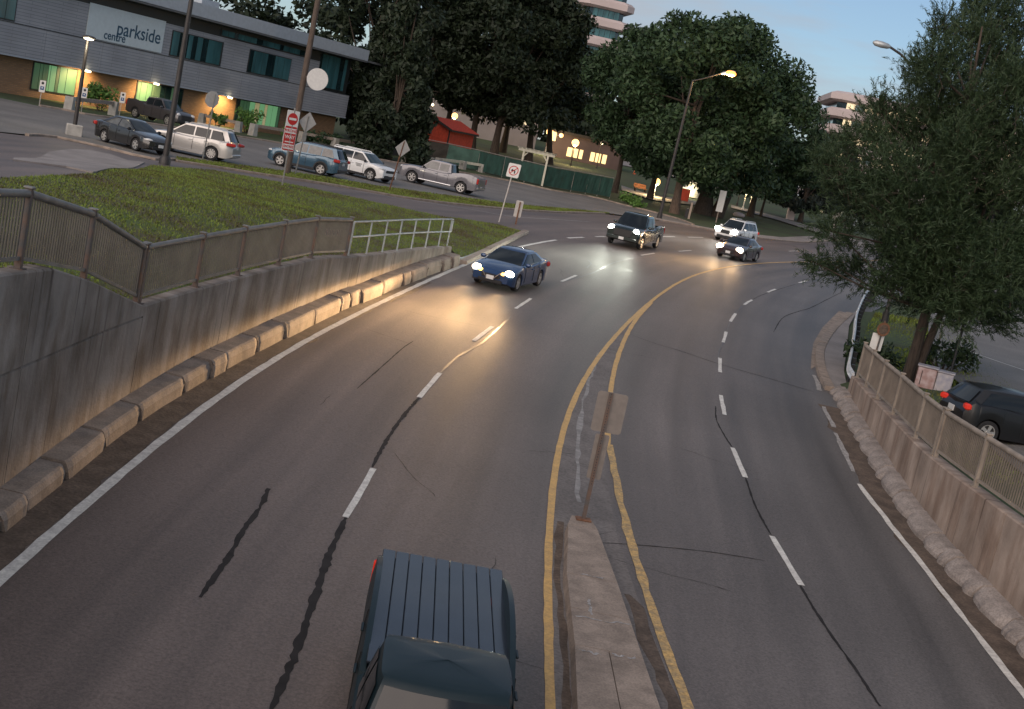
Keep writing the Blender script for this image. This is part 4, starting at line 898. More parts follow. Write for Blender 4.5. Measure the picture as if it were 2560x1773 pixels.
P_BLUE = paint('deep blue car paint', (.018, .05, .13), .25, .3); P_BLACKISH = paint('black grey car paint', (.022, .021, .022), .25, .2)
P_SILV = paint('silver car paint', (.50, .48, .45), .3, .35); P_TEALB = paint('steel blue car paint', (.045, .10, .15), .26, .4); P_WHITE = paint('white car paint', (.72, .72, .70), .3)
P_GREY = paint('grey pickup paint', (.15, .147, .16), .3, .35); P_DGREY = paint('dark grey pickup paint', (.06, .055, .058), .3, .3); P_GREEN = paint('dark green pickup paint', (.012, .022, .02), .22, .2)
P_MAROON = paint('dark maroon car paint', (.035, .016, .015), .25, .2); P_TEAL = paint('dark teal pickup paint', (.003, .014, .019), .5, .1, .12); P_BLK = paint('black hatchback paint', (.005, .005, .006), .4, 0, .2)
def wheels_pos(ra, fb, xmid):
    """car centre and heading from the two near-side wheel contacts"""
def place(xy, zfun=zasph): return (xy[0], xy[1], zfun(xy[0], xy[1]))
def fit(front, rear, W, side, mid, zfun=zf):
    """front, rear: ground contacts of the wheels on one side (side +1 = car's left); mid: x of the wheelbase middle"""
    f, r_ = Vector(front[:2]), Vector(rear[:2]); h = (f - r_).normalized(); nrm = Vector((-h.y, h.x)); c = (f + r_) / 2 - nrm * side * (W / 2 - .1) - h * mid
    return (c.x, c.y, zfun(c.x, c.y) + .02), (h.x, h.y)
def moving(front_centre, head, L):
    h = Vector(head).normalized(); c = Vector(front_centre) - h * (L / 2); return c, (h.x, h.y)
def pitch_to_road(t, head, L):
    h = Vector(head).normalized(); c = t.location; a = zasph(c.x + h.x * 1.4, c.y + h.y * 1.4); b = zasph(c.x - h.x * 1.4, c.y - h.y * 1.4)
    yaw = math.atan2(h.y, h.x); X = Vector((h.x * 2.8, h.y * 2.8, a - b)).normalized(); Y = Vector((-h.y, h.x, 0)); Z = X.cross(Y)
    t.rotation_euler = Matrix((X, Y, Z)).transposed().to_euler(); t.location.z = (a + b) / 2 + .012
def drive(name, label, kind_d, colr, dims, fc, head, lit, group=None):
    c, h = moving(fc, head, dims[0]); car = Car(name, label, kind_d.pop('cat', 'car'), (c.x, c.y, zasph(c.x, c.y)), h, '', colr, dims, lit, group, kind_d); pitch_to_road(car.t, h, dims[0]); return car
GM = 'vehicles driving towards the bridge'
GP = 'vehicles parked in the car park'
drive('moving_car', 'blue sedan with lit headlights driving beside the pointed lawn', sed(indic=True, chromebar=True, spokes=5, beam=52000, hy=.76, zh=.70, darkrim=False, bdip=-.055, bsize=46), P_BLUE, (4.64, 1.82, 1.45, 2.71, .33), (-1.45, 50.8), (-.30, -.955), 'y', GM)
drive('moving_pickup', 'dark green pickup truck with white headlights coming through the junction', pk(cat='pickup truck', beam=24000, beamcol=(.95, 1, .84), spokes=6, hsl=(.16, .22, .17), bumperm=P_GREEN, bdip=-.05, bsize=46), P_GREEN, (5.85, 2.05, 1.95, 3.6, .40), (4.85, 77.0), (-.33, -.945), 'w', GM)
drive('moving_suv', 'white SUV with bright headlights farthest back in the junction', suv(cat='suv', beam=16000, hsl=(.2, .24, .19), tailon=True, rails=P_WHITE, grille=(.62, .92, .5, 0), clad=False, zh=.92), P_WHITE, (4.9, 1.95, 1.8, 2.85, .38), (14.2, 102.6), (-.5, -.87), 'w', GM)
drive('moving_car', 'small dark maroon sedan with orange headlights in front of the white SUV', sed(beam=20000, hsl=(.21, .25, .18), beamcol=(1, .62, .3), indic=False), P_MAROON, (4.55, 1.78, 1.45, 2.65, .32), (12.2, 84.6), (-.44, -.90), 'y', GM)
def park(name, label, cat_, d, colr, dims, fpx, rpx, side, group=GP, head=None):
    f, r_ = at(*fpx), at(*rpx)
    if head: m_ = (f + r_) / 2; hv = Vector((*head, 0)).normalized(); f, r_ = m_ + hv * dims[3] / 2, m_ - hv * dims[3] / 2
    xf = d.get('xf', dims[3] / 2 + .08); loc, h = fit(f, r_, dims[1], side, xf - dims[3] / 2); return Car(name, label, cat_, loc, h, '', colr, dims, None, group, d)
def c1(a, b): return ((100 + a / 4.56) * .9, (90 + b / 4.56) * .9)
def c2(a, b): return ((480 + a / 4.56) * .9, (90 + b / 4.56) * .9)
def c3(a, b): return ((640 + a / 3.718) * .9, (250 + b / 3.718) * .9)
park('parked_car', 'black sedan parked behind the dark lamp post, nose to the right', 'car', sed(mirror=M_BLACK, glasss=M_GLASSLT, spokes=5), P_BLACKISH, (4.55, 1.77, 1.47, 2.6, .32), c1(1125, 1315), c1(690, 1212), -1, head=(.82, -.57))
# faded scrawl on the last picket panel
q_ = [Vector((line_at(offs(WLs, -.17), y), y, wallL(y) + .78)) for y in np.linspace(39.7, 41.1, 9)]; mb = MB()
for k, v_ in enumerate(q_): mb.bar(v_ + Vector((.035, 0, -.07 - .03 * (k % 3))), v_ + Vector((.035, .05 * (-1) ** k, .07 + .03 * ((k + 1) % 2))), .02, .012)
SCRAWL = mb
# silver SUV: only the rear wheel shows in full, nose towards the upper left behind the dark pole
rw = at(*c2(205, 1420)); hd = Vector((-.93, .05)).normalized()
park_f = (rw.x + hd.x * 2.8, rw.y + hd.y * 2.8)
loc, h = fit(park_f, rw, 1.9, 1, .08)
Car('parked_suv', 'silver SUV with red tail lamps parked beside the black sedan', 'suv', loc, h, '', P_SILV, (4.9, 1.89, 1.72, 2.8, .37), None, GP, suv(spokes=10, glass=M_GLASS, rails=P_SILV, ts=(.26, .2, .09), sill=P_SILV, clad=False, rbumper=(.36, .52, P_SILV)))
park('parked_suv', 'steel blue SUV parked behind the red no-entry sign', 'suv', suv(glasss=M_GLASSLT, rails=M_BLACK, ts=(.2, .2, .1), spokes=5), P_TEALB, (4.62, 1.82, 1.72, 2.67, .36), c3(205, 615), c3(600, 702), 1, head=(-.975, .22))
fw = at(*c3(1056, 752)); hd = Vector((.80, -.42)).normalized()
loc, h = fit(fw, (fw.x - hd.x * 2.71, fw.y - hd.y * 2.71), 1.88, -1, .08)
Car('parked_suv', 'white SUV parked half behind the steel blue one, black grille', 'suv', loc, h, '', P_WHITE, (4.6, 1.88, 1.68, 2.71, .36), None, GP, suv(mirror=M_BLACK, rails=P_WHITE, hs=(.26, .2, .05), zh=.88, grille=(.66, .84, .62, .01), bumperm=M_BLACK, spokes=5, glassf=M_TEALD))
esc = [o for o in COL.objects if o.get('label', '').startswith('white SUV parked half')][0]
mb = MB()
for k, (x0, w_, z0) in enumerate(((.42, .5, .90), (.40, .42, .82), (.44, .34, .75))): mb.box((x0, -.936, z0), (w_, .012, .045))
mb.build('door_decal', mat('grey decal', (.2, .2, .2), .6, .5, 14), esc)
park('parked_pickup', 'grey pickup truck with open bed parked by the wooden barrier', 'pickup truck', pk(glasss=M_GLASSLT, spokes=6, handlem=M_CHROME, step=M_CHROME, mirror=M_BLACK, tx=.05), P_GREY, (5.85, 2.03, 1.88, 3.65, .41), c3(1430, 775), c3(1895, 868), 1, head=(-.97, .24))
q0 = at(*c1(1075, 935)); q1 = Vector((q0.x + 3.1, q0.y - 1.75, 0)); loc, h = fit(q1, q0, 1.95, -1, .08)
Car('parked_pickup', 'dark grey pickup truck parked behind the black sedan by the brick wall', 'pickup truck', loc, h, '', P_DGREY, (5.6, 1.95, 1.85, 3.5, .39), None, GP, pk(top=[(-2.8, 1.25), (-2.73, 1.28), (-1.0, 1.28), (-.8, 1.24), (1.2, 1.22), (1.8, 1.2), (2.4, 1.14), (2.65, 1.06), (2.8, .9)], bed=(-.92, -2.68), glassf=M_TEALD, grille=(.62, 1.0, .6, .02)))
SCRAWL.build('graffiti_mark', mat('faded pink paint', (.36, .27, .25), .7, .2, 20), FENCE_LEFT)
# near pickup at the foot of the picture and the black hatchback behind the right fence
hd = (.085, -.995)
c, h = moving((.52, 11.6), hd, 6.3)
nt = Car('moving_pickup', 'dark teal pickup truck with ribbed black bed cover right below the bridge', 'pickup truck', (c.x - .35, c.y + .3, zr(c.y)), h, '', P_TEAL, (6.3, 1.94, 1.92, 3.9, .41), None, GM, pk(cover=M_COVER_ if 'M_COVER_' in globals() else mat('bed cover vinyl', (.012, .016, .023), .22, .2, 3, .05, coat=.35), top=[(-3.15, 1.28), (-3.05, 1.32), (.3, 1.32), (.5, 1.24), (1.5, 1.22), (2.1, 1.21), (2.8, 1.16), (3.0, 1.08), (3.15, .92)], bed=(.45, -3.06), cab=dict(x1=2.25, z1=1.19, x2=1.75, x3=.66, x4=.5, z4=1.2, wr=.74, wb=.93), win=[(1.2, 0, 0, 1), (.74, 1.12, 0, 0)], xf=2.05, tailon=True))
pitch_to_road(nt.t, h, 6.3)
def cB(a, b): return ((2090 + a / 5.32) * .9, (780 + b / 5.32) * .9)
A_, B_ = at(*cB(1390, 1075), .95), at(*cB(1765, 1265), .95)
ab = Vector((B_.x - A_.x, B_.y - A_.y)).normalized(); hd = Vector((-ab.y, ab.x)); mid = (A_ + B_) / 2
HD = dict(top=[(-1.9, .75), (-1.82, .98), (-1.5, 1.03), (0, .98), (.75, 1.0), (1.3, .95), (1.7, .85), (1.9, .66)], cab=dict(x1=.9, z1=.96, x2=.2, x3=-1.45, x4=-1.8, z4=1.0, wr=.72, rw0=.06), win=[(-.2, 0, 0, 1), (-1.2, -.28, .25, 0)], zh=.75, zt=.90, ts=(.09, .17, .085), ty=.76, tx=.10, trot=.28, tailon=True, seams=(.6, -.24), handles=(-.1,), grille=(.45, .65, .6, 0), bumper=(.24, .42, .8, .01), round=.4, taper=.16, hs=(.16, .16, .11), pzr=.72)
Car('parked_hatchback', 'black hatchback with glowing red tail lamps behind the tan fence', 'car', (mid.x + hd.x * 1.9, mid.y + hd.y * 1.9, zf(mid.x, mid.y) + .03), (hd.x, hd.y), '', P_BLK, (3.85, 1.74, 1.46, 2.5, .32), None, None, HD)

# ------------------------------------------------------------------ signs
def zat(x, y, p):
    r = ray(x, y); return CAM.z + r.z * p.y / r.y
def xat(x, y, p):
    r = ray(x, y); return r.x * p.y / r.y
def point_light(name, loc, e, col, rad=.15, parent=None):
    d = bpy.data.lights.new(name, 'POINT'); d.energy = e; d.color = col; d.shadow_soft_size = rad; o = bpy.data.objects.new(name, d); COL.objects.link(o)
    o.location = loc
    if parent: o.parent = parent
    return o
def text_mesh(name, cu, parent):
    tmp = bpy.data.objects.new('tmp', cu); me = bpy.data.meshes.new_from_object(tmp); bpy.data.objects.remove(tmp); bpy.data.curves.remove(cu); me.name = name
    return link(name, me, parent)
class Sign:
    """plates hang on a post; n = facing direction in plan, plate coordinates (a along the plate, b up) about its centre"""
    def __init__(s, label, base, top, n, post_m=M_POSTST, post_w=.05, name='road_sign', group=None, postr=None):
        s.base = Vector(base); s.n = Vector((n[0], n[1], 0)).normalized(); s.a = Vector((-s.n.y, s.n.x, 0))
        s.t = thing(name, label, 'sign', s.base, 0, group); s.up = (Vector(top) - s.base).normalized()
        tp = Vector(top) - s.base
        if postr: MB().tube([(0, 0, -.1), tp], postr, 8).build('post', post_m, s.t, smooth=50)
        else: MB().bar((0, 0, -.1), tp, post_w, post_w * .6, up=(s.n.x, s.n.y, 0)).build('post', post_m, s.t)
    def P(s, c, a, b, o=0.): return Vector(c) - s.base + s.a * a + s.up * b + s.n * o
    def plate(s, c, poly, m, name='plate', o=.035, th=.012):
        q = [s.P(c, a, b, o) for a, b in poly]; return MB().prism(q, s.n * th).build(name, m, s.t)
    def text(s, c, txt, size, m, a=0, b=0, o=.06, name='lettering', parent=None, cl=None):
        cu = bpy.data.curves.new(name, 'FONT'); cu.body = txt; cu.size = size; cu.align_x = 'CENTER'; cu.align_y = 'CENTER'; cu.extrude = .002; cu.offset = .004; cu.materials.append(m)
        ob = text_mesh(name, cu, s.t); ob.location = s.P(c, a, b, o); X = s.a; Y = s.up; Z = X.cross(Y)
        ob.rotation_euler = Matrix((X, Y, Z)).transposed().to_euler(); return ob
rect = lambda w, h, k=0.: [(-w / 2 + k, -h / 2), (w / 2 - k, -h / 2), (w / 2, -h / 2 + k), (w / 2, h / 2 - k), (w / 2 - k, h / 2), (-w / 2 + k, h / 2), (-w / 2, h / 2 - k), (-w / 2, -h / 2 + k)] if k else [(-w / 2, -h / 2), (w / 2, -h / 2), (w / 2, h / 2), (-w / 2, h / 2)]
circ = lambda r, n=28, a0=0, a1=2 * PI: [(r * math.cos(a0 + (a1 - a0) * k / (n if a1 - a0 > 6.2 else n - 1)), r * math.sin(a0 + (a1 - a0) * k / (n if a1 - a0 > 6.2 else n - 1))) for k in range(n)]
def onpix(x, y, base): return Vector((xat(x, y, base), base.y, zat(x, y, base)))
# no-entry sign with a red tab below
b = at(635, 418); tp = onpix(664, 243, b); sg = Sign('red no-entry sign with red WRONG WAY tab on a thin post by the lawn', b, tp, (.72, -.70), M_POSTST, .06)
c = onpix(657.5, 268, b); sg.plate(c, rect(.72, .82, .04), M_SIGNWHITE, 'sign_plate'); sg.plate(c, circ(.29), M_SIGNRED, 'red_disc', .049, .006); sg.plate(c, rect(.42, .11), M_SIGNWHITE, 'white_bar', .057, .006)
for w in (0,): pass
c2_ = onpix(650, 311.5, b); sg.plate(c2_, rect(.72, 1.24, .04), M_SIGNWHITE, 'tab_plate'); sg.plate(c2_, rect(.67, 1.18, .03), M_SIGNRED, 'tab_face', .049, .005)
sg.plate(c2_, [(a, q + .37) for a, q in rect(.62, .24)], M_SIGNWHITE, 'white_band', .056, .004); sg.plate(c2_, [(a, q - .40) for a, q in rect(.62, .24)], M_SIGNWHITE, 'white_band', .056, .004)
sg.text(c2_, 'WRONG', .19, M_SIGNRED, 0, .37, .064); sg.text(c2_, 'WAY', .24, M_SIGNWHITE, 0, .06, .058); sg.plate(c2_, [(a, q - .17) for a, q in rect(.5, .05)], M_SIGNWHITE, 'white_bar', .056, .004); sg.text(c2_, 'ENTREE', .165, M_SIGNRED, 0, -.40, .064)
# backs of the stop sign and the two diamond signs
b = at(455, 362); sg = Sign('grey back of the octagonal stop sign in front of the brick wall', b, onpix(485, 212, b), (-.78, .62), M_POSTST, .06)
sg.plate(onpix(478.5, 224, b), [(.46 * math.cos(PI / 8 + k * PI / 4), .46 * math.sin(PI / 8 + k * PI / 4)) for k in range(8)], M_SIGNBACK)
b = at(663, 395); sg = Sign('grey back of a diamond sign on a grey post beside the leaning wood pole', b, onpix(695, 262, b), (-.70, .71), M_POSTST, .07); sg.plate(onpix(693, 276, b), [(.59, 0), (0, .59), (-.59, 0), (0, -.59)], M_SIGNBACK)
b = at(875, 430); sg = Sign('grey back of a diamond sign on a rusty post in front of the grey pickup', b, onpix(910, 318, b), (-.66, .75), M_RUSTPOST, .07); sg.plate(onpix(907, 335, b), [(.54, 0), (0, .54), (-.54, 0), (0, -.54)], M_SIGNBACK)
# no left turn
b = at(1122, 500); tp = onpix(1158, 372, b); sg = Sign('white no-left-turn sign with red ring on a slightly leaning post', b, tp, (.15, -1), M_SIGNBACK, .06)
c = onpix(1155.5, 384, b); sg.plate(c, rect(.72, .80, .05), M_SIGNWHITE, 'sign_plate')
ring = MB(); n = 32
for k in range(n):
    a0, a1 = 2 * PI * k / n, 2 * PI * (k + 1) / n; q = [sg.P(c, .28 * math.cos(a0), .28 * math.sin(a0), .052), sg.P(c, .28 * math.cos(a1), .28 * math.sin(a1), .052), sg.P(c, .235 * math.cos(a1), .235 * math.sin(a1), .052), sg.P(c, .235 * math.cos(a0), .235 * math.sin(a0), .052)]
    ring.prism(q, sg.n * .004)
ring.build('red_ring', M_SIGNRED, sg.t)
sg.plate(c, [(-.05, .035), (.06, .035), (.11, -.02), (.11, -.17), (.045, -.17), (.045, -.03), (-.05, -.03)], M_SIGNBLACK, 'arrow_shaft', .050, .004); sg.plate(c, [(-.17, .005), (-.05, .10), (-.05, -.09)], M_SIGNBLACK, 'arrow_head', .050, .004)
sg.plate(c, [(-.19, -.15), (-.16, -.18), (.19, .15), (.16, .18)], M_SIGNRED, 'red_slash', .058, .004)
b = at(1160, 505); sg = Sign('pale back of a narrow tall sign on a brown post at the lawn tip', b, onpix(1171, 455, b), (-.2, .98), M_RUSTPOST, .08); sg.plate(onpix(1167, 470.5, b), rect(.44, .98, .04), M_SIGNBACK)
# median sign seen from behind
b = Vector((2.04, 24.9, zr(24.9) + .2)); tp = onpix(1376, 884, b); sg = Sign('two bare grey sign backs on a rusty post standing on the median', b, tp, (-.1, 1), M_RUST, .075)
sg.plate(onpix(1372, 930, b), rect(.60, .80, .04), M_SIGNTAN, 'sign_plate'); sg.plate(onpix(1346, 1029, b), rect(.28, .90, .02), M_SIGNTAN, 'lower_plate')
MB().box((0, 0, .015), (.3, .22, .03), .1, .005).build('base_plate', M_RUSTPOST, sg.t)
mb = MB()
for k in range(34): mb.disc(sg.up * (.75 + k * .055) - sg.n * .025, .011, sg.n, 6, .006)
mb.build('post_hole', M_BLACK, sg.t, kind='stuff')
# far signs
b = at(1611, 499); sg = Sign('tall narrow white sign on a wooden post beyond the junction', b, onpix(1628, 430, b), (-.1, -1), M_TIMBER, .1); sg.plate(onpix(1623, 453, b), rect(.70, 2.3), M_SIGNWHITE, 'sign_plate')
b = at(1688, 474); sg = Sign('small white notice on a thin post under the park trees', b, onpix(1695, 444, b), (-.2, -1), M_RUST, .07); c = onpix(1693.5, 451, b); sg.plate(c, rect(.62, 1.0, .05), M_SIGNWHITE, 'sign_plate'); sg.plate(c, [(a, q - .05) for a, q in rect(.4, .1)], M_SIGNBLACK, 'dark_band', .05, .004)
b = at(1875, 515); sg = Sign('small grey sign back on a pale post in the grass by the pine', b, onpix(1882, 478, b), (.2, 1), M_SIGNBACK, .12); sg.plate(onpix(1880.5, 485, b), rect(.95, .95), M_SIGNBACK, 'sign_plate')
M_SIGNBLUE = mat('sign blue', (.03, .10, .24), .5, 0)
for (bx, by), (px_, py_), lb in (((88, 238), (95.5, 194.5), 'first accessible parking sign at the left end by the green blinds'), ((183, 249), (190, 210), 'accessible parking sign behind the small lamp post'), ((268, 260), (276, 220), 'accessible parking sign at the tail of the dark grey pickup')):
    b = at(bx, by); sg = Sign(lb, b, onpix(px_ + 1, py_ - 10, b), (.3, -.95), M_POSTST, .06, group='accessible parking signs'); c = onpix(px_, py_, b); sg.plate(c, rect(.38, .80, .03), M_SIGNWHITE, 'sign_plate'); sg.plate(c, [(a, q - .12) for a, q in rect(.24, .24)], M_SIGNBLUE, 'blue_square', .05, .004); sg.plate(c, [(a, q + .22) for a, q in circ(.09, 14)], M_SIGNBLACK, 'dark_ring', .05, .004); sg.plate(c, [(a, q - .10) for a, q in circ(.05, 10)], M_SIGNWHITE, 'white_symbol', .056, .003)
# sign behind the right fence
p = far(1966, 800, 45.5); b = gz(p.x, p.y); tp = onpix(1992, 722, b); sg = Sign('white sign back with a rusty round plate above it behind the tan fence', b, tp, (-.25, .97), M_RUST, .055)
sg.plate(onpix(1974, 770, b), rect(.46, .60), M_SIGNWHITE, 'sign_plate'); sg.plate(onpix(1986, 741, b), circ(.245), M_RUSTPOST, 'round_plate', -.06, .012); sg.plate(onpix(1986, 741, b), circ(.17), M_DIRT, 'worn_centre', -.070, .006)

# ------------------------------------------------------------------ poles and lamps
b = at(370, 370); t = thing('lamp_post', 'tall black lamp post on the lawn corner in front of the parked sedan', 'lamp post', b)
rel = lambda p, b_: Vector(p) - Vector(b_)
MB().tube([(0, 0, 0), (0, 0, .25), (0, 0, 10.5)], [.16, .15, .10], 12).build('pole', M_DARKPOLE, t, smooth=50); MB().tube([(0, 0, -.05), (0, 0, .28), (0, 0, .42)], [.27, .27, .17], 10).build('base', M_DARKPOLE, t, smooth=40)
MB().tube([(0, 0, 10.3), (1.2, -.6, 10.7), (2.2, -1.0, 10.75)], .05, 8).build('arm', M_DARKPOLE, t, smooth=50); MB().ell((2.6, -1.2, 10.72), (.4, .18, .09), 12, 6).build('lamp_head', M_DARKPOLE, t, smooth=50)
b = at(165, 305); t = thing('lamp_post', 'slim black lamp post on a square concrete block at the car park entrance', 'lamp post', b); hh = zat(204, 84, b) - b.z
MB().box((0, 0, .26), (.8, .8, .62), .4, .03).build('base', M_BLOCK, t); MB().tube([(0, 0, .5), (0, 0, hh)], [.11, .08], 10).build('pole', M_DARKPOLE, t, smooth=50)
MB().ell((.12, -.2, hh - .02), (.36, .3, .1), 12, 6).build('lamp_head', M_DARKPOLE, t, smooth=50); MB().ell((.12, -.22, hh - .10), (.26, .22, .07), 12, 6).build('lamp', M_LEDW, t, smooth=50)
point_light('lamp_light', (.12, -.5, hh - .45), 60, (1, .86, .6), .2, t)
b = at(645, 393); t = thing('utility_pole', 'weathered wooden pole with a white disc between the parked SUVs', 'pole', b)
MB().tube([(0, 0, -.1), (0, 0, 13)], [.19, .14], 12).build('pole', M_WOODPOLE, t, smooth=50); dc = onpix(715, 179, b) - b
MB().box((.28, -.1, dc.z), (.5, .06, .06)).build('bracket', M_RUST, t); MB().disc((dc.x + .02, dc.y - .2, dc.z), .60, (.45, -.9, 0), 32, .03).build('disc', M_SIGNWHITE, t); MB().box((-.0, -.24, zat(672, 300, b) - b.z), (.12, .1, .7)).build('conduit', M_RUST, t)
def cobra(label, b, poletop, arm, head_a, head_b, lit, r0=.15):
    t = thing('street_lamp', label, 'street lamp', b); tp = rel(poletop, b)
    MB().tube([(0, 0, -.1), (0, 0, .3), (tp.x, tp.y, tp.z)], [r0 * 1.05, r0, r0 * .6], 10).build('pole', M_DARKPOLE, t, smooth=50); MB().tube([(0, 0, -.05), (0, 0, .5)], [r0 * 1.5, r0 * 1.35], 10).build('base', M_DARKPOLE, t, smooth=40)
    MB().tube([(tp.x, tp.y, tp.z - .1)] + [rel(p, b) for p in arm], [.06] * (len(arm) + 1), 8).build('arm', M_DARKPOLE, t, smooth=50)
    A, B = rel(head_a, b), rel(head_b, b); d = (B - A); m = (A + B) / 2
    MB().tube([A, A + d * .15, A + d * .5, A + d * .85, B], [.07, .13, .16, .14, .05], 10).build('lamp_head', M_GALV, t, smooth=50)
    if lit:
        MB().ell(m + d * .2 + Vector((0, -.05, -.12)), (.5, .42, .27), 14, 8).build('lamp', M_SODIUM, t, smooth=60); point_light('lamp_light', m + d * .2 + Vector((0, -.3, -.7)), 900, (1, .6, .25), .25, t)
    return t
b = at(1483, 492); U = lambda x, y: onpix(x, y, b)
cobra('tall street lamp with a glowing orange head in front of the big maples', b, U(1558, 184), [U(1558, 182), U(1580, 178), U(1622, 166)], U(1622, 166), U(1655, 162), True, .17)
p = far(2010, 600, 66.); b = gz(xat(2010, 700, Vector((0, 66, 0))), 66.)
b = gz(b.x - .3, 66.); tz = zat(2060, 152, b)
cobra('unlit street lamp whose arm reaches out of the near pine', b, Vector((b.x, b.y, tz)), [onpix(2045, 140, b), onpix(2026, 122, b), onpix(2001, 105, b)], onpix(2003, 106, b), onpix(1964, 95, b), False, .12)
def globe(label, bx, by, lx, ly, rg, m, post_m, e, dist=None, second=None, hood=False):
    b = at(bx, by) if dist is None else far(bx, by, dist)
    t = thing('park_lamp', label, 'park lamp', b, 0, 'globe lamps in the park'); h = zat(lx, ly, b) - b.z
    MB().tube([(0, 0, -.1), (0, 0, h - rg)], [.085, .055], 8).build('post', post_m, t, smooth=50); MB().tube([(0, 0, -.05), (0, 0, .35)], [.2, .14], 8).build('base', post_m, t, smooth=50)
    MB().ell((0, 0, h), (rg, rg, rg), 14, 8).build('globe', m, t, smooth=60)  # larger balls are swollen, the lamp halo put into their size
    if hood: MB().tube([(0, 0, h + rg * .8), (0, 0, h + rg * 1.3)], [rg * 1.1, .02], 10).build('hood', M_BLACK, t, smooth=50)
    if second: s_ = onpix(*second, b) - b; MB().ell(s_, (rg * .6,) * 3, 12, 6).build('globe', m, t, smooth=60); MB().bar((0, 0, h - .2), s_ + Vector((0, 0, -.1)), .06, .06).build('arm', post_m, t)
    if e: point_light('lamp_light', (0, -.0, h - rg - .25), e, (1, .72, .36), .3, t)
    return t
globe('bright warm globe lamp behind the red hut roof', 1012, 318, 1018.5, 260, .46, M_GLOBE, M_DARKPOLE, 500)
globe('brightest double globe lamp on a white post behind the white gate', 1226, 350, 1246, 299, .58, M_GLOBE, M_SIGNWHITE, 900, second=(1263, 305))
globe('yellow globe lamp under the middle trees left of the lit windows', 1284, 372, 1297, 322, .56, M_GLOBE, M_DARKPOLE, 700)
globe('yellow globe lamp on a white post beside the orange bench', 1470, 443, 1480, 410, .46, M_GLOBE, M_SIGNWHITE, 700)
globe('small pale hooded lamp on a dark post above the footpath', 1342, 378, 1352, 322, .22, M_GLOBEW, M_DARKPOLE, 60, hood=True)
globe('small pale lamp over the red hut beside the bare trunks', 962, 296, 969, 235, .2, M_GLOBEW, M_DARKPOLE, 60)
globe('small warm lamp low beside the far lit windows', 1318, 366, 1321, 347, .34, M_GLOBE, M_DARKPOLE, 200)
globe('short white lamp post with a small warm head behind the white notice', 1671, 471, 1680, 436, .16, M_GLOBEW, M_SIGNWHITE, 90)
globe('thin dark lamp with a pale tip left of the white notice', 1658, 462, 1663, 433, .15, M_GLOBEW, M_DARKPOLE, 40)

# ------------------------------------------------------------------ the centre building on the left
BU = Vector((.4070, .9134, 0)); BN = Vector((-.9134, .4070, 0)); BO = Vector((-39.67, 100.52, 0))
bld = thing('office_building', 'two-storey grey clad building with lit brick ground floor behind the car park', 'building', BO)
def B(s, o, z): return BU * s + BN * o + Vector((0, 0, z))
def bbox(name, s0, s1, o0, o1, z0, z1, m, parent=bld, uv=False):
    q = [B(s, o, z) for z in (z0, z1) for s, o in ((s0, o0), (s1, o0), (s1, o1), (s0, o1))]
    ob = MB().add(q, [(0, 1, 2, 3), (7, 6, 5, 4), (4, 5, 1, 0), (5, 6, 2, 1), (6, 7, 3, 2), (7, 4, 0, 3)]).build(name, m, parent)
    if uv: uv_face(ob, BU)
    return ob
bbox('ground_wall', -30, 42.2, .86, 15.8, -.4, 2.74, M_BRICK, uv=True)
# fascia cladding in long panels
for i, s0 in enumerate(np.arange(-30, 42.4, 6.05)): bbox('cladding_panel', s0 + .012, min(s0 + 6.038, 42.6), 0, .3, 2.80, 5.08, M_SIDING, uv=True)
bbox('fascia_lip', -30, 42.66, -.05, .28, 2.70, 2.795, M_ROOFMET); bbox('floor_slab', -30, 42.5, .31, 16, 2.745, 5.0, M_SOFFIT)
bbox('ledge', -30, 42.62, -.03, .9, 5.085, 5.14, M_WFRAME)
bbox('upper_wall', -30, 36.3, .02, 15.9, 5.145, 7.78, M_SIDING, uv=True); bbox('clerestory_wall', -30, 36.3, .10, 15.7, 7.785, 8.75, M_WFRAME); bbox('upper_wall', 36.31, 42.4, .35, 15.9, 5.145, 8.78, M_WFRAME)
bbox('roof_unit', 4, 8, 5, 9, 10.06, 11.2, M_SOFFIT); bbox('roof_unit', 22, 24.5, 4, 7, 10.06, 10.9, M_ROOFMET)
bbox('roof_fascia', -30, 43.0, -1.2, 16, 8.95, 10.05, M_ROOFMET); bbox('roof_soffit', -30, 43.0, -1.15, 15.9, 8.78, 8.94, M_SOFFIT); bbox('roof_canopy', 43.01, 47.2, -.9, 5, 8.85, 9.05, M_SOFFIT)
def window(s0, s1, z0, z1, o, panes, sill=None):
    f = bbox('window', s0, s1, o - .06, o - .002, z0, z1, M_WFRAME)
    n = len(panes); s = s0 + .07; tot = sum(w for w, _ in panes); W = s1 - s0 - .14
    for w, m in panes:
        wd = W * w / tot
        if m: 
            pn = bbox('pane', s + .03, s + wd - .03, o - .085, o - .061, z0 + .09, z1 - .09, m, f)
        s += wd
    return f
up = [(.5, M_TEALD), (.35, M_TEAL), (1, M_TEAL), (.7, M_TEAL), (.7, M_TEALD), (.4, M_TEALD), (.4, M_TEAL), (1, M_TEAL), (1, M_TEAL)]
window(14.1, 21.0, 5.2, 7.36, .02, [(.6, M_TEAL), (.8, M_TEALD), (.4, M_TEAL), (.4, M_TEALD), (.5, M_TEAL), (.5, M_TEALD), (1.3, M_TEAL), (.1, None)])
window(24.9, 31.5, 5.2, 7.36, .02, up); window(36.6, 41.7, 5.3, 8.7, .35, [(.3, M_TEALD), (.8, M_TEAL), (1, M_TEAL), (.6, M_TEAL), (.6, M_TEALD), (.4, M_TEAL)])
window(-14, -3.0, 5.2, 7.36, .02, up + up)
window(20.5, 34.6, 7.84, 8.5, .10, [(1, M_TEAL), (1, M_TEAL), (.6, M_TEALD), (1, M_TEAL), (1, M_TEAL), (1, M_TEAL), (1, M_TEALD), (1, M_TEAL)] * 2)
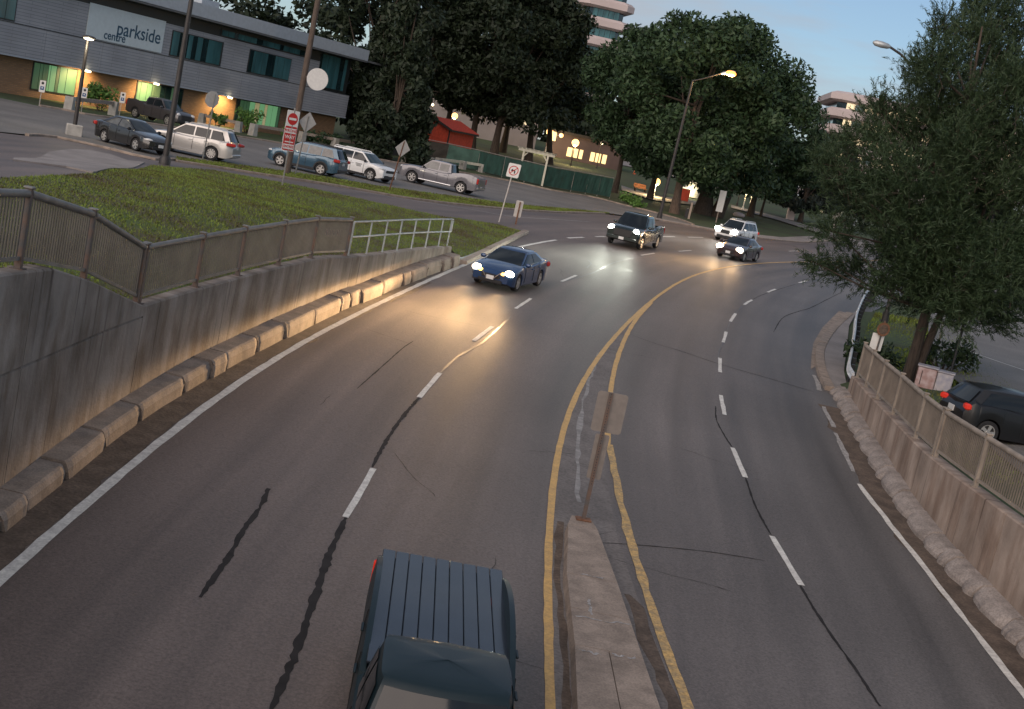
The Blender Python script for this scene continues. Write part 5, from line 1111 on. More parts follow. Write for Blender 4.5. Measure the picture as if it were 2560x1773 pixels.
M_PALEBLIND = mat('pale lit blind', (.4, .38, .24), .7, .15, 2, emit=(.75, .65, .32), estr=.15)
g1 = [(.9, M_GREENDK), (.5, M_GREENDK), (.8, M_GREENDK), (.35, M_GREENWIN), (.9, M_GREENWIN), (.5, M_GREENDK), (1.1, M_GREENWIN), (1.6, M_GREENWIN)]
g2 = [(.5, M_GREENWIN), (1.0, M_GREENWIN), (.8, M_GREENWIN), (.4, M_GREENDK), (1.0, M_GREENDK), (.8, M_TEALD), (1, M_TEALD), (.9, M_GREENDK), (1.1, M_TEALD)]
g3 = [(.5, M_TEALD), (.6, M_GREENDK), (.5, M_GREENDK), (.5, M_GREENDK), (.9, M_GREENWIN), (.8, M_PALEBLIND), (.9, M_GREENWIN), (.5, M_PALEBLIND), (.9, M_GREENWIN), (.9, M_GREENWIN), (.5, M_GREENDK)]
window(.2, 4.85, .46, 2.62, .86, g1); window(11.75, 17.7, .2, 2.62, .86, g2); window(25.3, 32.3, .5, 2.66, .86, g3); window(-13, -6, .46, 2.62, .86, g1)
ml = 12.9
for s_ in (4.85, 12.9, 22.9):
    p = B(s_, -.22, 2.63); MB().box(p, (.34, .34, .12), 1.15, .02).build('soffit_lamp', M_LEDW, bld)
    d = bpy.data.lights.new('soffit_light', 'SPOT'); d.energy = 520; d.color = (1, .64, .26); d.spot_size = R(150); d.spot_blend = .6; d.shadow_soft_size = .1; lo = bpy.data.objects.new('soffit_light', d); COL.objects.link(lo); lo.parent = bld; lo.location = B(s_, -.7, 2.50)
    lo.rotation_euler = (-(BN * .7 + Vector((0, 0, -1)))).to_track_quat('Z', 'Y').to_euler()
# banner on the upper wall
bn = bbox('banner', 4.2, 13.05, -.06, .0, 5.24, 7.9, M_BANNER)
def btext(txt, s, z, size):
    cu = bpy.data.curves.new('lettering', 'FONT'); cu.body = txt; cu.size = size; cu.align_x = 'RIGHT'; cu.extrude = .004; cu.offset = .012; cu.materials.append(M_TEXTBLUE); ob = text_mesh('lettering', cu, bn)
    ob.location = B(s, -.075, z); X, Y = BU, Vector((0, 0, 1)); ob.rotation_euler = Matrix((X, Y, X.cross(Y))).transposed().to_euler()
btext('parkside', 12.7, 5.95, 1.55); btext('centre', 8.6, 5.42, .95)

# ------------------------------------------------------------------ barriers, bushes, hut, screen fence, park furniture
def barrier(label, pts, beam_m, h=.92):
    bs = [at(*p) for p in pts]; t = thing('parking_barrier', label, 'barrier', bs[0], 0, 'low barriers round the car park')
    for p in bs:
        q = p - bs[0]; d = (bs[-1] - bs[0]).xy.normalized(); yaw = math.atan2(d.y, d.x)
        c, s_ = math.cos(yaw), math.sin(yaw); pr = [(-.30, -.1), (.30, -.1), (.22, h), (-.22, h)]
        MB().prism([(q.x + a * c - .3 * s_ * -1, q.y + a * s_ - .3 * c, q.z + b_) for a, b_ in pr], (-.6 * s_, .6 * c, 0)).build('concrete_post', M_BLOCK, t)
    for a, b_ in zip(bs[:-1], bs[1:]):
        d = (b_ - a).normalized() * .3; MB().bar(a - bs[0] + d + Vector((0, 0, h - .14)), b_ - bs[0] - d + Vector((0, 0, h - .14)), .22, .26).build('beam', beam_m, t)
barrier('low barrier in front of the bush by the small lamp post', [(155, 248), (254, 257)], M_TIMBER, .95)
barrier('low barrier behind the silver SUV and stop sign', [(453, 277), (535, 295)], M_TIMBER, .85)
barrier('low barrier left of the red no-entry sign', [(568, 303), (645, 315)], M_TIMBER, .95)
barrier('low two-bay barrier behind the steel blue SUV', [(678, 318), (752, 332), (830, 344)], M_TIMBER, .9)
barrier('short cream barrier behind the hood of the grey pickup', [(910, 367), (968, 372)], M_TIMBERW, .8)
barrier('cream two-bay barrier behind the bed of the grey pickup', [(985, 373), (1040, 379), (1083, 386)], M_TIMBERW, .8)

def leaf_cloud(centres, radii, n, size, aspect=1., droop=0., seed=1, shell=.5, squash=.8):
    """numpy cloud of leaf quads; returns vertex array and face array"""
    rg = np.random.default_rng(seed); C = np.array(centres, float); Rr = np.array(radii, float); w = Rr ** 2; w /= w.sum()
    idx = rg.choice(len(C), n, p=w); d = rg.normal(size=(n, 3)); d /= np.linalg.norm(d, axis=1)[:, None]
    rad = (rg.random(n) ** shell)[:, None] * Rr[idx][:, None]; p = C[idx] + d * rad * np.array([1, 1, squash]) 
    a = rg.normal(size=(n, 3)); a[:, 2] += droop; a /= np.linalg.norm(a, axis=1)[:, None]
    nn = d * .55 + rg.normal(size=(n, 3)) * .6; nn[:, 2] += .3; b = np.cross(nn, a); b /= np.maximum(np.linalg.norm(b, axis=1)[:, None], 1e-6)
    sz = size * rg.uniform(.6, 1.35, n)[:, None]; a = a * sz * aspect; b = b * sz
    V = np.stack([p - a, p + b * .55 - a * .1, p + a, p - b * .55 - a * .1], 1).reshape(-1, 3)
    return V, np.arange(n * 4).reshape(n, 4)
def np_mesh(name, V, F, m, parent=None, kind=None):
    me = bpy.data.meshes.new(name); k = F.shape[1]; me.vertices.add(len(V)); me.vertices.foreach_set('co', np.asarray(V, np.float32).ravel()); me.loops.add(F.size); me.loops.foreach_set('vertex_index', F.ravel().astype(np.int32)); me.polygons.add(len(F))
    me.polygons.foreach_set('loop_start', np.arange(0, F.size, k, dtype=np.int32)); me.update(calc_edges=True); me.materials.append(m); return link(name, me, parent, kind)
def bush(label, p, r, h, n=420, m=M_LEAFB, seed=3, size=.13, group='bushes along the brick wall'):
    t = thing('bush', label, 'bush', p, 0, group); rg = random.Random(seed)
    cs = [(rg.uniform(-r, r) * .75, rg.uniform(-r, r) * .5, h * rg.uniform(.3, .8)) for _ in range(9)]; V, F = leaf_cloud(cs, [r * rg.uniform(.3, .5) for _ in cs], n, size, 1.3, .3, seed, .5, 1.)
    np_mesh('foliage', V, F, m, t); mb = MB()
    for c in cs: mb.tube([(c[0] * .2, c[1] * .2, -.1), (c[0] * .7, c[1] * .7, c[2] * .6), c], [.03, .02, .008], 5)
    mb.build('stem', M_TRUNK, t)
bush('bright green bush against the brick wall behind the small lamp post', at(226, 247), 1.5, 2.0, 800)
bush('tall ragged bush left of the lit green window under the fascia', at(555, 297), 1.3, 2.2, 700, seed=5)
bush('small bush by the brick wall right of the stop sign', at(490, 285), 1.0, 1.2, 420, seed=6)
bush('bush behind the red no-entry sign', at(652, 312), .9, 1.5, 420, seed=7)
bush('dark bush behind the diamond sign', at(702, 322), 1.3, 1.3, 520, M_LEAF, 8); bush('dark bush at the corner of the building', at(745, 327), 1.4, 1.1, 520, M_LEAF, 9)
bush('green bush at the right end of the green screen fence', at(1408, 462), 1.3, 1.1, 520, M_LEAFB, 10, group=None); bush('low shrub beside the end of the screen fence', at(1437, 470), .9, .7, 300, M_LEAFB, 12, group=None)

# red hut
p = at(*c3(1600, 455)); t = thing('hut', 'red painted hut with a red gable roof behind the screen fence', 'hut', p, R(-24))
w, dp, hh, rd = 5.0, 6.5, 3.0, .95
for i in range(10):
    x0 = -w / 2 + w * i / 10; x1 = x0 + w / 10 - .012; g = lambda x: hh + rd * (1 - abs(x) / (w / 2)); xm = (x0 + x1) / 2
    q = [(x0, 0, -.5), (x1, 0, -.5), (x1, 0, g(x1))] + ([(0, 0, g(0))] if x0 < 0 < x1 else []) + [(x0, 0, g(x0))]; MB().prism(q, (0, .04, 0)).build('plank', M_REDHUT, t)
MB().box((0, dp / 2 + .05, hh / 2 - .25), (w - .02, dp - .02, hh + .5)).build('wall', M_REDHUT, t)
for sd in (1, -1):
    a = (0, -.5, hh + rd + .03); b_ = (sd * (w / 2 + .5), -.5, hh - .17); MB().prism([a, b_, (b_[0], -.5, b_[2] + .12), (0, -.5, hh + rd + .16)], (0, dp + .9, 0)).build('roof', M_REDROOF, t)
    MB().bar((0, -.54, hh + rd + .0), (sd * (w / 2 + .55), -.54, hh - .2), .08, .26).build('barge_board', M_DKTRIM, t)
MB().box((w / 2 + .48, dp / 2, hh - .22), (.1, dp + .8, .22)).build('eaves_board', M_DKTRIM, t); MB().box((-w / 2 - .48, dp / 2, hh - .22), (.1, dp + .8, .22)).build('eaves_board', M_DKTRIM, t)
MB().box((w / 2 + .01, -.01, hh / 2), (.14, .14, hh), 0).build('corner_post', M_DKTRIM, t)
p = at(910, 348); t = thing('kiosk', 'small red hut half hidden by the dark conifer', 'hut', p, .2); MB().box((0, 0, 1.0), (1.5, 1.2, 2.4), 0, .02).build('wall', M_REDHUT, t); MB().prism([(-1, -.8, 2.2), (1, -.8, 2.2), (0, -.8, 2.75)], (0, 1.6, 0)).build('roof', M_REDROOF, t); MB().box((.0, -.62, .9), (.6, .05, 1.7)).build('door', M_DKTRIM, t)

# green screen fence round the yard
t = thing('screen_fence', 'long mesh fence hung with dark green screen fabric behind the car park', 'fence')
def c4(a, b): return ((1140 + a / 4.116) * .9, (240 + b / 4.116) * .9)
FB = [at(845, 352), at(*c3(1385, 520)), at(*c3(1760, 590)), at(*c3(2050, 655)), at(*c4(470, 830)), at(*c4(700, 880)), at(*c4(890, 925)), at(*c4(1180, 975)), at(*c4(1330, 1000)), at(*c4(1450, 1022)), at(*c4(1580, 1046))]
for k, p in enumerate(FB): MB().tube([p + Vector((0, 0, -.1)), p + Vector((0, 0, 2.2))], .045, 6).build('post', M_POSTST, t)
for k, (a, b_) in enumerate(zip(FB[:-1], FB[1:])):
    m_ = [M_SCREENB, M_SCREENB, M_SCREENL][k] if k < 3 else M_SCREEN; d = (b_ - a); nn = max(1, int(d.length / 2.4)); N_ = Vector((-d.y, d.x, 0)).normalized()
    for j in range(nn):
        q0, q1 = a + d * (j / nn) - N_ * .05, a + d * ((j + 1) / nn - .004) - N_ * .05; mb = MB(); G = 6; vs = []
        for r_ in range(4):
            for c_ in range(G + 1):
                q = q0.lerp(q1, c_ / G); w_ = .035 * math.sin(c_ * 1.7 + r_ + k) * (0 < r_ < 3); sag = -.05 * math.sin(PI * c_ / G) * (r_ == 3); vs.append(q - N_ * w_ + Vector((0, 0, .06 + r_ * .68 + sag)))
        mb.add(vs, [(r_ * (G + 1) + c_, r_ * (G + 1) + c_ + 1, (r_ + 1) * (G + 1) + c_ + 1, (r_ + 1) * (G + 1) + c_) for r_ in range(3) for c_ in range(G)]).build('screen_panel', m_, t)
    MB().tube([a + Vector((0, 0, 2.16)), b_ + Vector((0, 0, 2.16))], .03, 6).build('top_rail', M_POSTST, t)
# white garden gate with rafters
pr_ = at(*c4(883, 925)); t = thing('pergola', 'white timber pergola gate standing over the green screen fence', 'pergola', pr_); hz_ = 3.15; pl_ = onpix(*c4(682, 660), Vector((0, pr_.y + 1.6, 0))); lx = pl_.x - pr_.x
for q in ((0, 0), (lx, 1.6)): MB().box((q[0], q[1], hz_ / 2), (.2, .2, hz_)).build('post', M_TIMBERW, t)
for q, s_ in (((0, 0), 1), ((lx, 1.6), -1)): MB().bar((q[0], q[1], hz_ - .6), (q[0] - s_ * .45, q[1] + s_ * .2, hz_ - .05), .1, .1).build('brace', M_TIMBERW, t)
MB().bar((.7, -.3, hz_ + .13), (lx - .6, 1.85, hz_ + .13), .12, .26).build('beam', M_TIMBERW, t); MB().bar((.7, .1, hz_ + .13), (lx - .6, 2.25, hz_ + .13), .12, .26).build('beam', M_TIMBERW, t)
for k in range(9):
    f = k / 8; q = Vector((lerp(.55, lx - .45, f), lerp(-.15, 1.9, f), hz_ + .33)); MB().bar(q + Vector((-.25, -.7, 0)), q + Vector((.3, .9, 0)), .07, .14).build('rafter', M_TIMBERW, t)
# bench, cones, boxes, post, monument, blocks
def bench(label, p, rz):
    t = thing('park_bench', label, 'bench', p, rz)
    for k in range(3): MB().box((0, -.18 + k * .17, .46), (1.7, .13, .05)).build('seat_slat', M_BENCH, t)
    for k in range(3): MB().bar((-.85, .27 + k * .03, .6 + k * .16), (.85, .27 + k * .03, .6 + k * .16), .05, .12).build('back_slat', M_BENCH, t)
    for x in (-.7, .7): MB().box((x, 0, .22), (.08, .5, .46)).build('leg', M_DKTRIM, t)
bench('orange wooden bench on the path left of the yellow globe lamp', at(1439, 432), R(-160 + 180)); 
def cone(label, p, m=M_ORANGE):
    t = thing('traffic_cone', label, 'cone', p, 0, 'orange cones on the park path'); MB().box((0, 0, .03), (.5, .5, .06)).build('base', m, t); MB().tube([(0, 0, .05), (0, 0, 1.0)], [.19, .06], 10).build('cone', m, t, smooth=40)
cone('orange cone on the path by the far lit windows', at(1367, 372)); cone('small orange cone farther right behind the trunks', at(1427, 392))
p = at(1660, 474); p = at(1706 - 90, 470)
p = at(*c5(708, 1290)) if 'c5' in globals() else at((1480 + 708 / 3.13) * .9, (90 + 1290 / 3.13) * .9)
t = thing('bin', 'red box bin between the pale trunk and the big dark trunk', 'bin', p, .2); MB().box((0, 0, .75), (1.2, .9, 1.5), 0, .04).build('body', M_REDBOX, t); MB().box((0, 0, 1.53), (1.3, 1., .08), 0, .02).build('lid', M_DKTRIM, t)
p = at((1480 + 755 / 3.13) * .9, (90 + 1428 / 3.13) * .9); q = onpix((1480 + 785 / 3.13) * .9, (90 + 1305 / 3.13) * .9, p); t = thing('stake', 'leaning wooden stake in front of the big dark trunk', 'post', p); MB().bar((0, 0, -.1), q - p, .28, .2).build('post', M_TIMBER, t); MB().box((-.3, .1, .5), (.3, .3, 1.0)).build('box', M_BLACK, t)
p = at((1480 + 775 / 3.13) * .9, (90 + 1262 / 3.13) * .9); k = p.y / FPX
t = thing('monument', 'pale floodlit stone monument beside the big dark trunk', 'monument', p, .1)
MB().box((-22 * k, 0, 9 * k), (28 * k, 30 * k, 20 * k), 0, .1).build('plinth', M_STONE, t); MB().tube([(0, 0, 0), (0, 0, 25 * k), (3 * k, 0, 38 * k), (2 * k, 0, 42 * k)], [19 * k, 15 * k, 9 * k, 5 * k], 10).build('figure', M_STONE, t, smooth=50); MB().ell((4 * k, 0, 47 * k), (5 * k, 5 * k, 6.5 * k), 10, 8).build('head', M_STONE, t, smooth=60); MB().tube([(-12 * k, -4 * k, 8 * k), (-8 * k, -3 * k, 32 * k)], [11 * k, 7 * k], 8).build('drape', M_STONE, t, smooth=50)
point_light('flood_light', (-10 * k, -34 * k, 20 * k), 170, (1, .88, .6), .3, t)
p = at((1640 + 1375 / 4.116) * .9, (400 + 610 / 4.116) * .9); k = p.y / FPX; t = thing('gate_pier', 'pale square stone pier standing alone in the park grass', 'pier', p); MB().box((0, 0, 15 * k), (16 * k, 16 * k, 32 * k)).build('shaft', M_PINK, t); MB().box((0, 0, 33 * k), (19 * k, 19 * k, 4 * k)).build('cap', M_PINK, t)
p = at((1640 + 1960 / 4.116) * .9, (400 + 705 / 4.116) * .9); k = p.y / FPX; t = thing('stone_block', 'squat pale stone block beside the pine in the park', 'block', p); MB().box((0, 0, 4 * k), (15 * k, 9 * k, 10 * k), .1, .08).build('block', M_PINK, t)
p = at((1640 + 2025 / 4.116) * .9, (400 + 680 / 4.116) * .9); k = p.y / FPX; t = thing('banner_post', 'slim pale blue banner on a post beside the stone block', 'banner', p); MB().tube([(0, 0, 0), (0, 0, 26 * k)], .08, 6).build('post', M_GALV, t); MB().box((2.5 * k, 0, 9 * k), (6 * k, .1, 16 * k)).build('banner', M_BANNER, t)
# boulder by the far sign
for (x, y), lb in (((1662, 486), 'flat pink boulder lying in the grass right of the white sign'),):
    p = at(x, y); k = p.y / FPX; o = MB().ell((p.x, p.y, p.z + 2 * k), (14 * k, 9 * k, 6 * k), 9, 6).build('boulder', M_PINK, smooth=30); tag(o, lb, 'boulder')
# graffiti box and dark pole behind the right fence
p = at(*cB(1270, 1030)); t = thing('utility_box', 'graffiti covered pale utility box behind the tan fence', 'utility box', p, R(-18))
M_GRAF = mat('graffiti paint', (.50, .40, .39), .6, .3, 3.5, 0, col2=(.30, .17, .15)); M_GRAF2 = mat('grey box paint', (.46, .43, .43), .6, .25, 5, 0, col2=(.30, .30, .36))
MB().box((-.28, 0, .36), (.66, .6, .74), 0, .03).build('cabinet', M_GRAF, t); MB().box((.34, .05, .34), (.56, .6, .70), 0, .03).build('cabinet', M_GRAF2, t); MB().box((-.28, 0, .765), (.74, .68, .05), 0, .015).build('lid', M_GRAF2, t); MB().box((.34, .05, .715), (.62, .68, .05), 0, .015).build('lid', M_GRAF2, t); MB().box((-.45, -.315, .36), (.02, .02, .5)).build('hinge', M_BLACK, t)
p = at(*cB(1478, 985)); t = thing('pole', 'thin black pole behind the utility box', 'pole', p); MB().tube([(0, 0, -.1), (0, 0, 6.5)], .05, 8).build('shaft', M_BLACK, t, smooth=50); MB().box((0, 0, 6.4), (.3, .2, .4)).build('head', M_BLACK, t)
p = at(*cB(1300, 700)); t = thing('marker_post', 'leaning pale marker post behind the utility box', 'post', p); q = onpix(*cB(1420, 170), p) - p; MB().tube([(0, 0, -.1), q], .045, 6).build('shaft', M_POSTST, t, smooth=50); MB().ell(q, (.07, .07, .09), 8, 6).build('cap', M_SIGNWHITE, t)
# traffic signals seen through the pine
def signal(label, x, y, by, dist):
    b = far(x, by, dist); t = thing('traffic_signal', label, 'traffic light', b, 0, 'traffic signals beyond the pine'); q = onpix(x, y, b) - b
    MB().tube([(q.x, 0, -.2), (q.x, 0, q.z - .3)], .07, 8).build('post', M_GALV, t, smooth=50); MB().box((q.x, 0, q.z), (.42, .3, 1.2), 0, .03).build('housing', M_BLACK, t)
    for k, m_ in enumerate((M_REDLIT, M_BLACK, M_BLACK)): MB().disc((q.x, -.17, q.z + .36 - k * .36), .15, (0, -1, 0), 14, .05).build('lens', m_, t)
M_REDLIT = mat('lit red signal', (.6, .03, .01), .3, 0, emit=(1, .09, .02), estr=14)
signal('red traffic signal glowing low through the pine', 2097, 531, 588, 118.); signal('red traffic signal higher up behind the pine branches', 2083, 492, 575, 128.)

# ------------------------------------------------------------------ far buildings
def stepped(name, label, p, rz, floors, w, dpt, fh, m, lit=None, band=.62, first=0.):
    t = thing(name, label, 'building', p, rz)
    for f in range(floors):
        z = first + f * fh; e = 0 if f < floors - 1 else .8
        # sloping concrete band with chamfered ends, window strip above it
        def ring(o, zz, ch=2.2): x, y = w / 2 + o, dpt / 2 + o; return [(-x + ch, -y, zz), (x - ch, -y, zz), (x, -y + ch, zz), (x, y - ch, zz), (x - ch, y, zz), (-x + ch, y, zz), (-x, y - ch, zz), (-x, -y + ch, zz)]
        R_ = [ring(-.5, z), ring(.55, z + fh * .10), ring(.55, z + fh * band * .75), ring(-.2 - e * .6, z + fh * band)]
        vs = [v for r_ in R_ for v in r_]; fs = [tuple(range(7, -1, -1)), tuple(range(24, 32))] + [(r_ * 8 + i, r_ * 8 + (i + 1) % 8, (r_ + 1) * 8 + (i + 1) % 8, (r_ + 1) * 8 + i) for r_ in range(3) for i in range(8)]
        MB().add(vs, fs).build('concrete_band', m, t)
        if f < floors - 1:
            r0, r1 = ring(-1.4, z + fh * band), ring(-1.4, z + fh); MB().add(r0 + r1, [(i, (i + 1) % 8, 8 + (i + 1) % 8, 8 + i) for i in range(8)]).build('window_strip', M_TEALD, t)
            n = int(w / 2.3)
            for i in range(n):
                x0 = -w / 2 + 3.2 + i * (w - 6.0) / n; x1 = x0 + (w - 6) / n - .14
                lm = lit(f, i) if lit else M_TEAL
                MB().box(((x0 + x1) / 2, -dpt / 2 + 1.4 - .04, z + fh * (band + 1) / 2), (x1 - x0, .06, fh * (1 - band) - .06)).build('window', lm, t)
    return t
rl = random.Random(5)
p = far(2052, 530, 285.); p.z = 0; stepped('stepped_office', 'pink concrete office block with stepped bands and lit windows behind the pine', (p.x, p.y + 14, 1.0), R(-4), 8, 44, 26, 3.55, M_PINK, lambda f, i: M_WINLITP if f > 2 and rl.random() < .94 else M_TEAL)
p = far(1338, 120, 330.); stepped('office_tower', 'pink concrete tower rising between the tree crowns with dark window bands', (p.x - .5, p.y, 2), R(10), 13, 12.6, 14, 4.5, M_PINK, None, .55)
# pale civic building seen between the trunks, low lit buildings farther right
p = far(1040, 300, 232.); t = thing('civic_building', 'pale stone building glimpsed between the trunks above the red hut', 'building', (p.x, p.y, 3.2), R(8)); MB().box((0, 6, 5), (26, 12, 11)).build('wall', M_PALE, t)
for i in range(7): MB().box((-10.5 + i * 3.5, -.02, 5.6), (1.5, .12, 4.2)).build('window', M_TEALD if i % 3 else M_WINLITP, t); MB().box((-10.5 + i * 3.5, -.05, 3.3), (1.9, .25, .25)).build('sill', M_PALE, t)
MB().box((0, 6, 10.7), (27, 13, .6)).build('cornice', M_PALE, t)
p = far(1262, 352, 222.); t = thing('pavilion', 'low brick pavilion with glowing yellow windows across the park', 'building', (p.x + 2, p.y, p.z - .6), R(-6)); k = p.y / FPX
MB().box((20 * k, 4, 1.9), (170 * k, 8, 5.0)).build('wall', M_BRICKF if 'M_BRICKF' in globals() else mat('dull brick', (.10, .07, .068), .85, .15, .6), t)
for i, (x, w_, m_) in enumerate(((-52, 14, M_WINLIT), (-10, 13, M_WINLIT), (3, 13, M_WINLIT), (16, 9, M_WINLIT), (42, 11, M_WINLIT), (55, 13, M_WINLIT), (69, 11, M_WINLIT))): MB().box((x * k, -.03, 1.6 if i else 3.6), (w_ * k * .85, .1, 1.5)).build('window', m_, t)
MB().box((20 * k, 4, 4.55), (178 * k, 9, .4)).build('roof', M_DKTRIM, t)
p = far(1838, 492, 228.); k = p.y / FPX; t = thing('lit_wall', 'cream garden wall lit bright yellow beyond the park trees', 'wall', (p.x, p.y, p.z - 1), R(-28)); MB().box((0, 0, 1.6), (100 * k, .5, 32 * k), 0).build('wall', M_YWALL, t); MB().box((0, 0, 1.6 + 16.4 * k), (102 * k, .7, .3)).build('coping', M_YWALL, t)
for x in (-.28, .02, .3): point_light('wall_light', (x * 100 * k, -3.2, 1.5), 420, (1, .82, .40), .3, t)
p = far(1620, 385, 236.); k = p.y / FPX; t = thing('house', 'small house with lit windows glimpsed behind the big maple trunk', 'building', (p.x, p.y, p.z - 3), 0.1); MB().box((0, 3, 3), (46 * k, 6, 6)).build('wall', M_PALE, t)
for x in (-12, -2, 8): MB().box((x * k, -.04, 4.2), (7 * k, .1, 2.6)).build('window', M_WINLIT, t)
MB().prism([(-25 * k, -.4, 6), (25 * k, -.4, 6), (0, -.4, 8.4)], (0, 7, 0)).build('roof', M_DKTRIM, t)

# ------------------------------------------------------------------ trees
def tree(name, label, p, h, r, crown_z, leaf_m, n, size, seed, trunk_r=.4, lean=(0, 0), bark=M_TRUNK, conic=0., group=None, twin=False, squash=.8, sx=1., clump=.23):
    t = thing(name, label, 'tree', p, 0, group); rg = random.Random(seed); cs, rs = [], []
    nc = int(54 * max(1, (h - crown_z) / (2.2 * r)))
    for k in range(nc):
        z = rg.uniform(0, 1); prof = (math.sin(PI * min(1, (z * .86 + .12))) ** .55) if not conic else (1 - z) ** .8 * (1 - conic * .1) + .05
        a = rg.uniform(0, 2 * PI); q = r * prof * rg.uniform(.35, 1.0) ** .6
        cs.append((math.cos(a) * q * sx + lean[0] * z, math.sin(a) * q + lean[1] * z, crown_z + (h - crown_z) * (z * .94 + .03))); rs.append(r * rg.uniform(clump * .75, clump * 1.45) * (1 if not conic else (1.1 - z * .7)))
    V, F = leaf_cloud(cs, rs, n, size, 1.25, 0 if not conic else -.8, seed, .42, squash); np_mesh('crown', V, F, leaf_m, t)
    mb = MB(); th = crown_z + (h - crown_z) * .55; nz = 6
    mb.tube([(lean[0] * (i / nz) * .6 + rg.uniform(-.06, .06), lean[1] * (i / nz) * .6, -.3 + (th + .3) * i / nz) for i in range(nz + 1)], [trunk_r * (1.35 if i == 0 else 1) * (1 - .7 * i / nz) for i in range(nz + 1)], 10)
    if twin: mb.tube([(trunk_r * 1.6 * (1 + i / nz * 1.5), -.1, -.3 + th * .8 * i / nz) for i in range(nz + 1)], [trunk_r * .9 * (1 - .7 * i / nz) for i in range(nz + 1)], 10)
    mb.build('trunk', bark, t, smooth=60); lb = MB()
    for c in rg.sample(cs, min(14, len(cs))):
        z0 = lerp(crown_z * .75, th * .9, rg.random()); b0 = Vector((lean[0] * z0 / h * .6, lean[1] * z0 / h * .6, z0)); c = Vector(c); m_ = b0.lerp(c, .5) + Vector((0, 0, .3)); lb.tube([b0, m_, c], [trunk_r * .32, trunk_r * .2, .02], 6)
    lb.build('limb', M_TRUNK, t, smooth=60); return t
def c5(a, b): return ((1480 + a / 3.13) * .9, (90 + b / 3.13) * .9)
GT = 'park trees across the junction'
tree('maple_tree', 'broad dark green maple with a pale trunk behind the tall street lamp', at(*c5(640, 1382)), 22.0, 8.4, 3.4, M_LEAF, 30000, .24, 21, .48, (-.6, 0), bark=M_BARKLT, group=GT)
tree('maple_tree', 'huge dark maple with a thick double trunk behind the white sign', at(*c5(865, 1388)), 21, 9.2, 4.0, M_LEAF, 27000, .24, 22, .95, twin=True, group=GT)
tree('maple_tree', 'maple at the right edge of the group against the sky', at(1688, 486), 16.0, 7.6, 3.4, M_LEAF, 22000, .24, 23, .42, group=GT)
tree('maple_tree', 'maple whose slim dark trunk stands at the end of the screen fence', at(1383, 432), 19.5, 6.8, 4.2, M_LEAF, 19000, .24, 24, .34, group=GT)
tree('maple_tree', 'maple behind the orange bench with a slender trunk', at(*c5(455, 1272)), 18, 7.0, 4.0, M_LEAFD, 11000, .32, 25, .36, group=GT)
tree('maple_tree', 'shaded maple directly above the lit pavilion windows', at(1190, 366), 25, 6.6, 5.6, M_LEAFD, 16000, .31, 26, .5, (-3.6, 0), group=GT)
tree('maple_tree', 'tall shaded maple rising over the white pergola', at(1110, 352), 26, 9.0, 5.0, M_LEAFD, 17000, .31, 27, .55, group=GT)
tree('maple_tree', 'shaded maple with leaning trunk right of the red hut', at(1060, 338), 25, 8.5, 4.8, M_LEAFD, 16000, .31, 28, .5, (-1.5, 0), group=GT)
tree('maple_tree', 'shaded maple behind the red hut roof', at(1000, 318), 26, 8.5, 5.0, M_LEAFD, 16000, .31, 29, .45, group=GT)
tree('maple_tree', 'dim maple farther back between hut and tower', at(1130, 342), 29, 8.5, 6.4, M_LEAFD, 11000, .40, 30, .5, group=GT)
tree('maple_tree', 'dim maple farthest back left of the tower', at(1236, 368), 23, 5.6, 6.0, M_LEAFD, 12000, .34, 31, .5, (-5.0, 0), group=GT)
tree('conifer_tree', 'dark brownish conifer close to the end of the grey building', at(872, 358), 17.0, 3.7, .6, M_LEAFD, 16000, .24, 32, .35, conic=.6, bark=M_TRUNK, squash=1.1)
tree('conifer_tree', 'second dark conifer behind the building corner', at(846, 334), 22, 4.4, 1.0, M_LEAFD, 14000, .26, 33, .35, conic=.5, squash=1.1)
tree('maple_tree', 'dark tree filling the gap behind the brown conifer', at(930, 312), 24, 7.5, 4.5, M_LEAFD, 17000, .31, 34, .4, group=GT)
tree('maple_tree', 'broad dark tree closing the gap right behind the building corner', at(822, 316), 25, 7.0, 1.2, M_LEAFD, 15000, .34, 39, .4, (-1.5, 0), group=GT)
tree('conifer_tree', 'bluish spruce low behind the right edge of the maples', at(1800, 498), 12.5, 5.5, 1.4, M_LEAFP, 12000, .28, 35, .35, conic=.5, squash=.8)
tree('conifer_tree', 'wide dark spruce beside the stone pier', at(1875, 512), 11, 5.0, 1.6, M_LEAFP, 11000, .28, 36, .3, conic=.5, squash=.8)
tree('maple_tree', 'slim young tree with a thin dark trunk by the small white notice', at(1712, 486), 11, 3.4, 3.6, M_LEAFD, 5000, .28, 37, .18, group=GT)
# far wood that closes the view behind the park
rg = np.random.default_rng(3); cs = []; rs = []
for k in range(260):
    x = rg.uniform(-150, 40); y = 285 + rg.uniform(0, 40) + abs(x) * .05; z = rg.uniform(3, 20 + 6 * rg.random()); cs.append((x, y, z + 3)); rs.append(rg.uniform(3, 5.5))
V, F = leaf_cloud(cs, rs, 30000, .75, 1.2, 0, 5, .4); np_mesh('wood', V, F, M_LEAFD, kind='stuff')
cs = []; rs = []
for k in range(120):
    x = rg.uniform(60, 190); y = 255 + rg.uniform(0, 30); cs.append((x, y, rg.uniform(2, 10))); rs.append(rg.uniform(2.5, 4.5))
V, F = leaf_cloud(cs, rs, 14000, .7, 1.2, 0, 6, .4); np_mesh('wood', V, F, M_LEAFD, kind='stuff')

